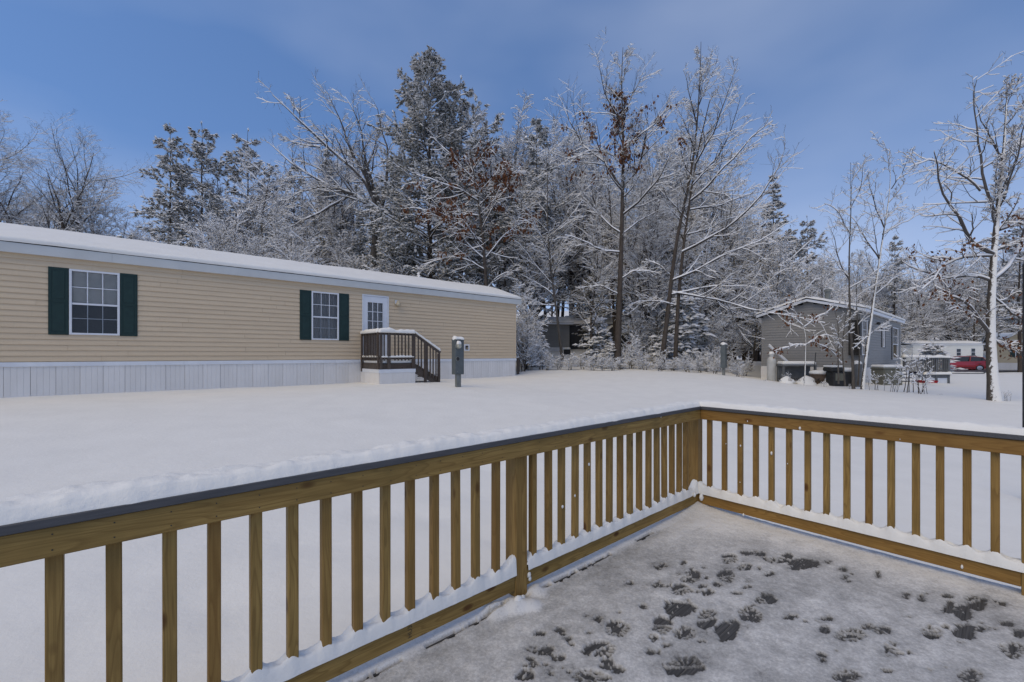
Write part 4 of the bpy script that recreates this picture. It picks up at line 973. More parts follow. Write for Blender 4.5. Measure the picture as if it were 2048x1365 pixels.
# ------------------------------------------------------------------ far homes
def far_home(px0, px1, Y, ybase, label, m, wall_h, slope, eave, wins, rot, depth=4.2, skirt_h=.6, gable=False, trim=None, roof=True, seed=1):
    a = at(px0, ybase, Y); X1 = (px1 - 1024) / F * Y; kk_ = (px1 - 1024) / F; L = (kk_ * a.y - a.x) / (math.cos(rot) - kk_ * math.sin(rot)); zb = CAMZ + (HY - ybase) * Y / F
    r_ = root('mobile_home', a.x, a.y, zb, label, 'mobile home', rot=rot, world=True); r_['_o'] = [0, 0, 0]
    MB().box((.02, .03, -.6), (L - .02, depth - .03, wall_h - .02)).build('wall', m, r_)
    siding(r_, m, 0, 0, L, 0.02, skirt_h, wall_h, -1, .2, [], seg=99)
    MB().box((.0, -.02, -.4), (L, .029, skirt_h - .002)).build('skirting', WVINYL, r_)
    for k, (x0, x1, z0, z1, sh) in enumerate(wins):
        x0 *= L; x1 *= L
        wo = MB().box((x0 - .05, -.03, z0 - .05), (x1 + .05, .018, z0)).box((x0 - .05, -.03, z1), (x1 + .05, .018, z1 + .05)).box((x0 - .05, -.03, z0), (x0, .018, z1)).box((x1, -.03, z0), (x1 + .05, .018, z1)).build('window', WTRIM, r_)
        MB().box((x0, -.012, z0), (x1, -.004, z1)).build('pane', CARGL, wo)
        MB().box((x0, -.024, (z0 + z1) / 2 - .025), (x1, -.013, (z0 + z1) / 2 + .025)).build('meeting_rail', WTRIM, wo)
        if sh is not None:
            for q in (x0 - .38, x1 + .06): MB().box((q, -.03, z0 - .03), (q + .32, .012, z1 + .03)).build('shutter', sh, r_)
    if roof: gable_roof(r_, 0, L, 0, depth, wall_h + .14, slope, .14, eave, seed, .14, trim or WTRIM)
    return r_, L
far_home(1826, 1966, 55, 733, 'white mobile home with snowy roof behind the red car', CREAM, 2.75, .16, .1, [(.13, .17, 1.35, 2.15, None), (.62, .68, 1.35, 2.2, None), (.83, .885, 1.35, 2.25, None)], .02, seed=5)
fh, L_ = far_home(1988, 2078, 43, 733, 'tan home with green shuttered window at the far right edge', TAN, 2.35, .30, .25, [(.50, .74, .95, 1.95, GREEN)], -.72, depth=5, skirt_h=.35, seed=8)
# its front gable over the eave
gbl = MB(); gbl.prism([(L_ * .16, 2.52), (L_ * .95, 2.52), (L_ * .58, 3.25)], 1, -.28, .0); gbl.build('gable_wall', TAN, fh)
blob_snow(fh, 'snow', [(L_ * .10, -.3, 2.62, .8, .12), (L_ * .57, -.3, 3.28, .8, .15), (L_ * .98, -.3, 2.62, .8, .12)], 3)
# grey-green home and dark shed in the wood behind
far_home(1060, 1139, 37, 701, 'greige home with blue corner trim among the trees behind the beige home', GREYV2, 2.2, .25, .45, [(.2, .28, 1.0, 1.7, None)], .05, skirt_h=.25, seed=9)[0]
tr = at(1137, 650, 36.9)
shd = wroot('storage_shed', 1140, 702, 39.5, 'charcoal shed with a deep snow roof behind the snowy bushes', 'shed', rot=0, z=CAMZ + (HY - 704) * 39.5 / F)
MB().box((0, 0, -.4), (6.4, 4, 2.35)).build('wall', mat('charcoal_siding', (.045, .048, .055), .7), shd)
for i in range(11): MB().box((i * .58, -.02, -.3), (i * .58 + .57, -.002, 2.33)).build('wall_panel', mat('charcoal_board', (.05, .053, .06), .7) if i == 0 else bpy.data.materials['charcoal_board'], shd)
gable_roof(shd, 0, 6.4, 0, 4, 2.5, .38, .12, .2, 14, .22, GREYW)
ar = wroot('arched_carport', 1236, 704, 37, 'dark arched shelter with a rounded snow roof beside the charcoal shed', 'shelter', z=CAMZ + (HY - 704) * 37 / F)
arc = [(.95 * math.cos(a), 1.45 + .75 * math.sin(a)) for a in np.linspace(0, math.pi, 13)]
MB().prism([(-.95, -.3)] + [(-x, z) for x, z in arc] + [(.95, -.3)], 1, 0, 2.2).build('shelter_body', bpy.data.materials['charcoal_board'], ar)
arc2 = [(1.06 * math.cos(a), 1.42 + .95 * math.sin(a)) for a in np.linspace(.35, math.pi - .35, 13)]
tag(MB().prism([(x, z) for x, z in arc2] + [(x * .93, z - .12) for x, z in arc2[::-1]], 1, -.1, 2.3).build('snow', SNOW, ar), kind='stuff')
rfn = wroot('board_fence', 1290, 705, 33, 'low red brown board fence half hidden behind the brush', 'fence', z=CAMZ + (HY - 703) * 33 / F)
for i in range(22): MB().box((-1.4 + i * .135, 0, -.3), (-1.4 + i * .135 + .115, .02, .72)).build('board', REDW, rfn)
for z in (.1, .55): MB().box((-1.42, .021, z), (1.6, .06, z + .08)).build('rail', REDW, rfn)
blob_snow(rfn, 'snow', [(-1.42, .01, .72, .08, .06), (1.6, .01, .72, .08, .06)], 5)
lp = wroot('lamp_post', 1502, 728, 36, 'black lamp post with white globe on the snowy slope', 'lamp post', z=CAMZ + (HY - 729) * 36 / F)
MB().lathe((0, 0, -.2), [(.07, 0), (.05, .3), (.035, .4), (.035, 1.45), (.06, 1.5), (.06, 1.53)], 10).build('post', DARK, lp)
MB().lathe((0, 0, 1.33), [(.07, 0), (.15, .08), (.16, .20), (.12, .32), (.04, .38)], 14).build('globe', LAMPG, lp, smooth=True)
blob_snow(lp, 'snow', [(-.09, 0, 1.68, .18, .09), (.09, 0, 1.68, .18, .09)], 5)
sb = wroot('planter_box', 1134, 705, 34, 'small black box with a snow cap beside the greige home', 'box', z=CAMZ + (HY - 706) * 34 / F)
MB().box((-.25, -.2, -.1), (.25, .2, .26)).build('box_body', DARK, sb, bevel=.02); tag(MB().box((-.26, -.21, .26), (.26, .21, .40)).build('snow', SNOW, sb, bevel=.05), kind='stuff')

# road and car
ra = MB(); 
RY = np.linspace(-3, 90, 60)
P_ = np.array([[((x), 40.3 + dy + .02 * x * 0, 0) for dy in np.linspace(0, 4.2, 5)] for x in np.linspace(34, 120, 50)], float)
P_[:, :, 2] = gz(P_[:, :, 0], P_[:, :, 1]) + .10
tag(link('road', grid_mesh('road', P_, ROADM)), kind='structure')
carp = at(1916, 741, 45.2)
car = root('parked_car', carp.x, carp.y, gz1(carp.x, carp.y) + .04, 'red hatchback parked in front of the white home', 'car', rot=R(152), world=True); car['_o'] = [0, 0, 0]
car.location.z = CAMZ + (HY - 742) * 45.2 / F
# body: cross-sections along x (front at +x)
st = [(-2.12, .42, .80, .62, .95), (-2.05, .30, .84, .70, 1.02), (-1.75, .25, .88, .78, 1.06), (-1.0, .22, .90, .84, 1.00), (0, .22, .90, .84, .97), (.9, .22, .90, .84, .95), (1.35, .25, .88, .80, .97), (1.85, .28, .84, .74, .90), (2.06, .34, .78, .68, .80)]
rs = [[(x, -wl, zl), (x, -wl * 1.02, (zl + zt) / 2), (x, -wt, zt), (x, 0, zt + .03), (x, wt, zt), (x, wl * 1.02, (zl + zt) / 2), (x, wl, zl)] for x, zl, wl, wt, zt in st]
MB().rings(rs).build('body', RED, car, smooth=False, bevel=0)
cb = [(-2.02, 1.00, .72), (-1.55, 1.42, .60), (-.8, 1.52, .60), (.1, 1.50, .60), (1.05, .96, .76)]
MB().rings([[(x, -w_ , .93), (x, -w_ , z), (x, w_ , z), (x, w_ , .93)] for x, z, w_ in [(-2.02, 1.00, .74), (-1.6, 1.40, .66), (-.8, 1.49, .64), (.1, 1.47, .64), (1.1, .95, .76)]]).build('cabin', CARGL, car)
MB().rings([[(x, -w_, z), (x, -w_, z + .05), (x, w_, z + .05), (x, w_, z)] for x, z, w_ in [(-1.68, 1.38, .66), (-.8, 1.475, .655), (.12, 1.455, .65)]]).build('roof', RED, car)
for y in (-1, 1):
    for x0_, x1_, w0_, w1_, z1_ in ((.12, 1.12, .66, .80, 1.46), (-.72, -.62, .67, .84, 1.46), (-1.62, -2.0, .67, .80, 1.40)):
        MB().bar((x0_, y * w0_, z1_), (x1_, y * w1_, .94), .07, .05).build('pillar', RED, car)
whm = MB(); whm.rings([[(r * math.cos(a), y, r * math.sin(a)) for a in np.linspace(0, 2 * math.pi, 21)[:-1]] for r, y in ((.20, -.11), (.31, -.11), (.34, -.08), (.34, .08), (.31, .11), (.20, .11))])
rim_ = MB(); rim_.rings([[(r * math.cos(a), y, r * math.sin(a)) for a in np.linspace(0, 2 * math.pi, 21)[:-1]] for r, y in ((.08, -.13), (.21, -.118), (.21, .118), (.08, .13))])
wm = whm.mesh('wheel', RUBBER); rmh = rim_.mesh('rim', RIMM)
for x in (-1.32, 1.32):
    for y in (-.80, .80):
        wo = link('wheel', wm, car, (x, y, .34)); link('rim', rmh, wo)
        aa = MB(); aa.rings([[(x + r * math.cos(a), y + np.sign(y) * yy, .34 + r * math.sin(a)) for a in np.linspace(-.15, math.pi + .15, 13)] for r, yy in ((.37, .075), (.44, .095))], close=False, caps=False); aa.build('wheel_arch', DARK, car)
for y in (-.58, .58): MB().box((1.93, y - .16, .60), (2.03, y + .16, .72)).build('headlight', LAMPG, car, bevel=.02)
MB().box((2.04, -.45, .34), (2.13, .45, .56)).build('grille', DARK, car, bevel=.01)
for y in (-.62, .62): MB().box((-2.14, y - .15, .75), (-2.06, y + .15, .93)).build('tail_light', REDP, car, bevel=.02)
for y in (-.88, .88): MB().box((.72, y - .08, .95), (.85, y + .08, 1.06)).build('mirror', RED, car, bevel=.02)
for y in (-.905, .905): MB().box((-.95, y - .008, .30), (1.0, y + .008, .38)).build('side_sill', DARK, car)
tag(MB().box((-1.5, -.5, 1.515), (.0, .5, 1.55)).build('snow', SNOW, car, bevel=.015), kind='stuff')
gfr = wroot('low_fence', 1915, 752, 38, 'low dark rail fence in the snow before the red car', 'fence', z=CAMZ + (HY - 752) * 38 / F)
for x in (-1.0, .1, 1.2, 2.3): MB().box((x - .04, 0, -.2), (x + .04, .08, .28)).build('post', GREYW, gfr)
MB().box((-1.05, -.03, .16), (2.35, -.001, .26)).build('rail', GREYW, gfr); blob_snow(gfr, 'snow', [(-1.0, .02, .27, .12, .05), (2.3, .02, .27, .12, .05)], 6)
rl = wroot('hand_railing', 1949, 722, 49, 'black metal hand railing on the white home step behind the red car', 'railing', z=CAMZ + (HY - 722) * 49 / F)
MB().tube([(-.9, 0, -.6), (-.9, 0, .55), (.1, 0, .6), (.7, 0, 0), (.7, 0, -.6)], .03, 6).build('top_rail', DARK, rl)
for i in range(6): MB().box((-.75 + i * .17, -.012, -.5), (-.75 + i * .17 + .025, .012, .56)).build('baluster', DARK, rl)
# dark pole at the right edge
ep = at(2050, 868, 5.2)
pl = root('feeder_pole', ep.x, ep.y, -.3, 'thin black pole flecked with snow at the right edge of the yard', 'pole', rot=0, world=True); pl['_o'] = [0, 0, 0]
MB().tube([(0, 0, -.2), (0, 0, 2.75)], .022, 8).build('pole_shaft', DARK, pl)
MB().tube([(0, 0, 2.70), (.0, 0, 2.85), (.10, 0, 2.95), (.22, 0, 2.86)], .009, 6).build('hook', DARK, pl)
for i in range(14):
    z = .55 + i * .11
    MB().lathe((-.012, -.016, z), [(.004, -.02), (.012, 0), (.004, .025)], 6).build('snow', SNOW, pl)

# ------------------------------------------------------------------ trees
def norm(a): return a / np.maximum(np.linalg.norm(a, axis=-1, keepdims=True), 1e-9)
def resample(pts, K):
    pts = np.asarray(pts, float); d = np.r_[0, np.cumsum(np.linalg.norm(np.diff(pts, axis=0), axis=1))]; q = np.linspace(0, d[-1], K)
    # smooth curve through the points
    out = np.stack([np.interp(q, d, pts[:, i]) for i in range(3)], 1)
    for _ in range(2): out[1:-1] = out[1:-1] * .5 + (out[:-2] + out[2:]) * .25
    return out
def spawn(P, Rr, M, r_, u0=.25, u1=1., ang=50, asd=12, frac=.5, fsd=.25, K=5, wander=.12, up=.15, rr=.6, taper=.25, basefall=.55, rmin=.003, flat=0.):
    """children of a set of branches, all at once; P (B,K0,3), Rr (B,K0)"""
    B, K0, _ = P.shape
    u = (np.arange(M)[None, :] + r_.uniform(0, 1, (B, M))) / M * (u1 - u0) + u0
    x = u * (K0 - 1); i = np.minimum(x.astype(int), K0 - 2); f = (x - i)[..., None]; bi = np.arange(B)[:, None]
    p = P[bi, i] * (1 - f) + P[bi, i + 1] * f; tan = norm(P[bi, i + 1] - P[bi, i]); rad = Rr[bi, i] * (1 - f[..., 0]) + Rr[bi, i + 1] * f[..., 0]
    Lp = np.linalg.norm(np.diff(P, axis=1), axis=2).sum(1)[:, None]
    L = Lp * frac * (1 - basefall * (u - u0) / max(1e-6, u1 - u0)) * np.clip(1 + fsd * r_.normal(size=(B, M)), .35, 1.35)
    rv = norm(r_.normal(size=(B, M, 3)) * np.array([1, 1, 1 - flat])); pr = norm(rv - tan * (rv * tan).sum(-1, keepdims=True))
    a = np.radians(np.clip(ang + asd * r_.normal(size=(B, M)), 12, 100))[..., None]
    d = norm(tan * np.cos(a) + pr * np.sin(a))
    p = p.reshape(-1, 3); d = d.reshape(-1, 3); L = L.ravel(); rad = np.maximum(rad.ravel() * rr, rmin)
    rad = np.minimum(rad, np.maximum(L * .022, rmin))
    pts = [p]; st = (L / (K - 1))[:, None]
    for k in range(K - 1):
        d = norm(d + wander * r_.normal(size=d.shape) + np.array([0, 0, up / (K - 1)])); pts.append(pts[-1] + d * st)
    Pn = np.stack(pts, 1); Rn = rad[:, None] * (1 - (1 - taper) * np.linspace(0, 1, K))[None]
    return Pn, np.maximum(Rn, rmin * .6)
def tubes(P, Rr, n):
    B, K, _ = P.shape; T = np.gradient(P, axis=1); T = norm(T)
    ref = np.where(np.abs(T[..., 2:3]) > .9, np.array([1., 0, 0]), np.array([0, 0, 1.]))
    x = norm(np.cross(T, ref)); y = np.cross(T, x); a = np.linspace(0, 2 * math.pi, n + 1)[:-1]
    V = P[:, :, None] + (x[:, :, None] * np.cos(a)[None, None, :, None] + y[:, :, None] * np.sin(a)[None, None, :, None]) * Rr[:, :, None, None]
    idx = np.arange(B * K * n).reshape(B, K, n); nx = np.roll(idx, -1, axis=2)
    Fc = np.stack([idx[:, :-1], nx[:, :-1], nx[:, 1:], idx[:, 1:]], -1).reshape(-1, 4)
    return V.reshape(-1, 3), Fc
def snowcap(P, Rr, hs, wmin, r_, closed=True, minh=.22):
    B, K, _ = P.shape; T = norm(np.gradient(P, axis=1)); hz = np.linalg.norm(T[..., :2], axis=-1); side = norm(np.cross(T, np.array([0, 0, 1.])))
    f = np.clip((hz - minh) / .35, 0, 1); nzv = 1 + .45 * (r_.uniform(-1, 1, (B, K)))
    w_ = (np.maximum(Rr * 1.02, wmin)) * f; h_ = (hs * nzv + Rr * .35) * f
    z = np.array([0, 0, 1.])
    l = P - side * w_[..., None] + z * (Rr * .25 - .002)[..., None]; r2 = P + side * w_[..., None] + z * (Rr * .25 - .002)[..., None]
    al = P - side * (w_ * .55)[..., None] + z * (Rr * .5 + h_)[..., None]; ar_ = P + side * (w_ * .55)[..., None] + z * (Rr * .5 + h_)[..., None]
    V = np.stack([l, al, ar_, r2], 2) if closed else np.stack([l, (al + ar_) / 2, r2], 2); n = V.shape[2]
    idx = np.arange(B * K * n).reshape(B, K, n); nx = np.roll(idx, -1, axis=2)
    a, b, c, d = idx[:, :-1], nx[:, :-1], nx[:, 1:], idx[:, 1:]
    if not closed: a, b, c, d = a[..., :2], b[..., :2], c[..., :2], d[..., :2]
    Fc = np.stack([a, b, c, d], -1).reshape(-1, 4)
    keep = (np.minimum(f[:, :-1], f[:, 1:]) > .0)
    kk = np.repeat(keep.reshape(-1), n if closed else 2); return V.reshape(-1, 3), Fc[kk]
def cat(parts):
    V = []; Fc = []; o = 0
    for v, f in parts:
        V.append(v); Fc.append(f + o); o += len(v)
    return np.concatenate(V), np.concatenate(Fc)
def leaves_geo(P, n, r_, size=.11, zmin=None, zmax=None):
    pts = P.reshape(-1, 3)
    if zmin is not None: pts = pts[(pts[:, 2] > zmin) & (pts[:, 2] < zmax)]
    # leaves hang on in clusters: a few anchor twigs keep theirs
    an = pts[r_.integers(0, len(pts), max(3, n // 7))]; c = an[r_.integers(0, len(an), n)] + r_.normal(size=(n, 3)) * np.array([.13, .13, .10])
    dn = norm(r_.normal(size=(n, 3)) * .45 + np.array([0, 0, -1.])); sd = norm(np.cross(dn, r_.normal(size=(n, 3)))); nr = np.cross(dn, sd); s_ = size * r_.uniform(.6, 1.3, (n, 1))
    V = np.stack([c, c + dn * s_ * .55 + sd * s_ * .38 + nr * s_ * .12, c + dn * s_ * 1.25, c + dn * s_ * .55 - sd * s_ * .38 + nr * s_ * .12], 1)
    return V.reshape(-1, 3), np.arange(n * 4).reshape(n, 4)
NS = {0: 9, 1: 6, 2: 4, 3: 3, 4: 3}
def assemble(name, levels, seed, bark, twig, hs=.035, wmin=.012, leaves=None, snow_from=0, ext=None):
    """levels: list of lists of (P,R). Returns dict of part meshes"""
    r_ = np.random.default_rng(seed + 999); out = {}
    out['trunk'] = fast_mesh('trunk', *cat([tubes(P, Rr, NS[0]) for P, Rr in levels[0]]), bark, True)
    br = []; sn = []
    for li, L in enumerate(levels):
        for P, Rr in L:
            if li > 0: br.append(tubes(P, Rr, NS[min(li, 4)]))
            h_ = hs * (1.7, 1.4, 1.0, .65, .5)[min(li, 4)]
            if li >= snow_from and li < 4: sn.append(snowcap(P, Rr, h_, wmin * (1, 1, .8, .55)[li], r_, li < 3, (.42, .22, .2, .25)[li]))
    out['crown'] = fast_mesh('crown', *cat(br), twig, False)
    a = [s_ for s_ in sn if s_[0].shape[0]]
    out['snow'] = fast_mesh('snow', *cat(a), SNOW_T, False)
    if leaves:
        v, f = leaves_geo(levels[-2 if len(levels) > 3 else -1][0][0] if not isinstance(leaves.get('P'), np.ndarray) else leaves['P'], leaves['n'], r_, leaves.get('size', .11), leaves.get('z0'), leaves.get('z1'))
        out['leaves'] = fast_mesh('leaves', v, f, BROWN, False)
    return out
def place(parts, name, X, Y, label, catg, group=None, rot=0, sc_=1., z=None, scz=None):
    o = bpy.data.objects.new(name, None); COL.objects.link(o); zz = gz1(X, Y) - .05 if z is None else z
    o.location = (X, Y, zz); o.rotation_euler = (0, 0, rot); o.scale = (sc_, sc_, scz or sc_); tag(o, label, catg, group)
    for nm, me in parts.items():
        c = link(nm, me, o)
        if nm in ('snow', 'leaves', 'needles'): c['kind'] = 'stuff'
    return o
def generic(seed, H, r0, M1=18, ang1=48, frac1=.38, up1=.5, M2=10, M3=7, M4=3, lean=.02, u0=.22, bark=BARK, twig=TWIG, hs=.035, wmin=.012, stems=1, leaves=None, wander=.10, basefall=.7, droop=.12, mult=1):
    r_ = np.random.default_rng(seed); tr_ = []
    for k in range(stems):
        K = 14; d = norm(np.array([r_.normal() * .12 * (stems > 1), r_.normal() * .12 * (stems > 1), 1.])); p = [np.array([r_.normal() * .12 * (stems > 1), r_.normal() * .12 * (stems > 1), 0.])]
        Hs = H * (1 if k == 0 else r_.uniform(.6, .95))
        for _ in range(K - 1): d = norm(d + r_.normal(size=3) * np.array([.06, .06, 0]) + np.array([lean * r_.normal(), lean * r_.normal(), .08])); p.append(p[-1] + d * Hs / (K - 1))
        tr_.append(np.array(p))
    P0 = np.stack(tr_); R0 = np.tile(r0 * (1 - .93 * np.linspace(0, 1, 14) ** .9), (stems, 1)); R0[:, 0] *= 1.25
    P1, R1 = spawn(P0, R0, M1, r_, u0, .98, ang1, 10, frac1, .2, 9, wander, up1, .62, .18, basefall, .006)
    P2, R2 = spawn(P1, R1, M2, r_, .18, 1., 44, 12, .42, .3, 6, .13, droop, .6, .25, .5, .005, .3)
    P3, R3 = spawn(P2, R2, M3, r_, .15, 1., 42, 14, .5, .3, 4, .14, .06, .6, .4, .4, .0045, .2)
    L = [[(P0, R0)], [(P1, R1)], [(P2, R2)], [(P3, R3)]]
    if M4: P4, R4 = spawn(P3, R3, M4, r_, .2, 1., 38, 12, .55, .3, 3, .12, .02, .7, .5, .3, .0042, .1); L.append([(P4, R4)])
    return assemble('tree', L, seed, bark, twig, hs, wmin, leaves)
def guided(seed, Y, base, trunks, limbs, M1=8, M2=9, M3=6, M4=3, bark=BARK, twig=TWIG, hs=.035, wmin=.012, leaves=None, u1=.35, depth=.5, frac1=.30, lf=.38, auto_ang=45, up=.12, lfz=None, f3=.5):
    """trunks / limbs: (points in photo pixels [, metres nearer/farther]), r0, r1 -- turned into real positions at the tree's own distance"""
    r_ = np.random.default_rng(seed); b = at(*base, Y); zb = gz1(b.x, b.y) - .05; off = np.array([b.x, b.y, zb])
    def conv(pts, spread):
        n = len(pts); out = []; dy = r_.uniform(-1, 1) * spread
        for i, p in enumerate(pts):
            y = Y + (p[2] if len(p) > 2 else dy * (i / max(1, n - 1)) ** 1.1); out.append(np.array(at(p[0], p[1], y)) - off)
        return np.array(out)
    P0 = np.stack([resample(conv(t[0], 0), 16) for t in trunks]); R0 = np.stack([t[1] + (t[2] - t[1]) * np.linspace(0, 1, 16) ** .9 for t in trunks]); R0[:, 0] *= 1.2
    def wig(q_):
        L_ = np.linalg.norm(q_[-1] - q_[0]); k_ = r_.normal(size=q_.shape) * L_ * .009; k_[1:] = (k_[1:] + k_[:-1]) / 1.4; k_[0] = 0; k_[1] *= .5; return q_ + k_
    Lm = [wig(resample(conv(l[0], np.linalg.norm(np.subtract(l[0][-1][:2], l[0][0][:2])) * Y / F * depth), 10)) for l in limbs]
    P1 = np.stack(Lm) if Lm else np.zeros((0, 10, 3)); R1 = np.stack([l[1] + (l[2] - l[1]) * np.linspace(0, 1, 10) for l in limbs]) if Lm else np.zeros((0, 10))
    L1 = [(P1, R1)] if Lm else []
    if M1:
        Pa, Ra = spawn(P0, R0, M1, r_, u1, .99, auto_ang, 10, frac1, .25, 10, .10, up * 3, .55, .2, .6, .006); L1.append((Pa, Ra))
    L1P = np.concatenate([q[0] for q in L1]); L1R = np.concatenate([q[1] for q in L1])
    P2, R2 = spawn(L1P, L1R, M2, r_, .12, 1., 45, 13, lf, .3, 6, .14, up, .6, .25, .45, .005, .3)
    P3, R3 = spawn(P2, R2, M3, r_, .12, 1., 43, 14, f3, .3, 4, .14, .05, .6, .4, .4, .0045, .2)
    L = [[(P0, R0)], L1, [(P2, R2)], [(P3, R3)]]
    if M4: P4, R4 = spawn(P3, R3, M4, r_, .2, 1., 40, 12, .55, .3, 3, .12, .02, .7, .5, .3, .0042, .1); L.append([(P4, R4)])
    if leaves and lfz:
        leaves = dict(leaves); leaves['P'] = P3; leaves['z0'] = CAMZ + (HY - lfz[1]) * Y / F - zb; leaves['z1'] = CAMZ + (HY - lfz[0]) * Y / F - zb
    elif leaves: leaves = dict(leaves); leaves['P'] = P3
    return assemble('tree', L, seed, bark, twig, hs, wmin, leaves), off
def pine(seed, H, r0, Lmax, z0=.25, whorl=.75, nb=5, kind='pine', dens=1.0, snow=1.0, tuft=.20, shape=None, lean=.0, blades=5):
    r_ = np.random.default_rng(seed); K = 16; z = np.linspace(0, H, K); wob = np.cumsum(r_.normal(size=(K, 2)) * .02 * H / 15, axis=0)
    P0 = np.stack([wob[:, 0], wob[:, 1] + 0, z], 1)[None]; R0 = (r0 * (1 - .95 * (z / H) ** .9))[None]
    zs = []; q = z0 * H
    while q < H * .985: zs.append(q); q += whorl * r_.uniform(.75, 1.25)
    Bp = []; Br = []
    for q in zs:
        f = (q - z0 * H) / (H * (1 - z0)); prof = shape(f) if shape else (1 - f) ** .75 * min(1, .55 + f * 2.2)
        for j in range(nb):
            if r_.random() < .12: continue
            a = r_.uniform(0, 2 * math.pi); L = Lmax * max(.10, prof) * r_.uniform(.55, 1.2); d = np.array([math.cos(a), math.sin(a), (.25 + .5 * f if kind == 'pine' else .05 + .3 * f) + r_.normal() * .10])
            p = [np.array([np.interp(q, z, wob[:, 0]), np.interp(q, z, wob[:, 1]), q + r_.uniform(-.1, .1)])]; d = norm(d)
            for k in range(7): d = norm(d + r_.normal(size=3) * .07 + np.array([0, 0, (-.10 if k < 3 else .06) if kind == 'pine' else (-.07 if k < 4 else .05)])); p.append(p[-1] + d * L / 7)
            Bp.append(p); Br.append(np.maximum(.004, L * .012 * (1 - .85 * np.linspace(0, 1, 8))))
    P1 = np.array(Bp); R1 = np.array(Br); M = int(10 * dens) if kind == 'pine' else int(12 * dens)
    P2, R2 = spawn(P1, R1, M, r_, .18 if kind != 'pine' else .32, 1., 55, 10, .34, .25, 5, .10, .06 if kind == 'pine' else -.1, .5, .3, .55, .004, .75)
    # needle tufts along the side shoots and branch ends
    L2 = np.linalg.norm(np.diff(P2, axis=1), axis=2).sum(1); nt_ = np.clip((L2 / (tuft * .52)).astype(int), 1, 14); rep = np.repeat(np.arange(len(P2)), nt_)
    u = r_.uniform(.15, 1.0, len(rep)); x = u * 4; i = np.minimum(x.astype(int), 3); f = (x - i)[:, None]
    C = P2[rep, i] * (1 - f) + P2[rep, i + 1] * f; D = norm(P2[rep, i + 1] - P2[rep, i])
    C = np.concatenate([C, P1[:, -1], P1[:, -2], P0[:, -1]]); D = np.concatenate([D, norm(P1[:, -1] - P1[:, -2]), norm(P1[:, -1] - P1[:, -2]), np.array([[0, 0, 1.]])]); n = len(C)
    C = C + r_.normal(size=C.shape) * .03
    bd = norm(D[:, None] * .9 + r_.normal(size=(n, blades, 3)) * .62 + np.array([0, 0, -.10])); Ls = tuft * r_.uniform(.65, 1.25, (n, blades, 1)); sd = norm(np.cross(bd, r_.normal(size=(n, blades, 3)))) * tuft * .13
    V = np.stack([C[:, None] - sd - bd * .02, C[:, None] + sd - bd * .02, C[:, None] + bd * Ls], 2).reshape(-1, 3); Fn = np.arange(len(V)).reshape(-1, 3)
    keep = r_.random(n) < .95 * snow; Cs = C[keep]; Ds = D[keep]; m = len(Cs)
    s_ = tuft * r_.uniform(.45, .85, (m, 1)) * (1 if snow <= 1 else snow); hd = norm(Ds * np.array([1, 1, .35])); sdv = norm(np.cross(hd, np.array([0, 0, 1.])) + 1e-6); c0 = Cs + hd * s_ * .5 + np.array([0, 0, .025])
    up_ = np.array([0, 0, 1.]) * s_ * .42
    a_ = c0 - hd * s_ * 1.0; b_ = c0 + sdv * s_ * .62 - up_ * .25; c_ = c0 + hd * s_ * 1.15 - up_ * .5; d_ = c0 - sdv * s_ * .62 - up_ * .25; t_ = c0 + up_
    V2 = np.stack([a_, b_, c_, d_, t_], 1).reshape(-1, 3); ix = np.arange(m)[:, None] * 5; F2 = np.concatenate([ix + np.array([[0, 1, 4]]), ix + np.array([[1, 2, 4]]), ix + np.array([[2, 3, 4]]), ix + np.array([[3, 0, 4]])])
    out = {'trunk': fast_mesh('trunk', *tubes(P0, R0, 9), BARK, True), 'crown': fast_mesh('crown', *cat([tubes(P1, R1, 4), tubes(P2, R2, 3)]), TWIG),
           'needles': fast_mesh('needles', V, Fn, NEED), 'snow': None}
    sv, sf = snowcap(P1, R1, .05, .03, r_, True, .2); tri = np.concatenate([sf[:, [0, 1, 2]], sf[:, [0, 2, 3]]])
    out['snow'] = fast_mesh('snow', *cat([(sv, tri), (V2, F2)]), SNOW_T); return out

QT = 1.0
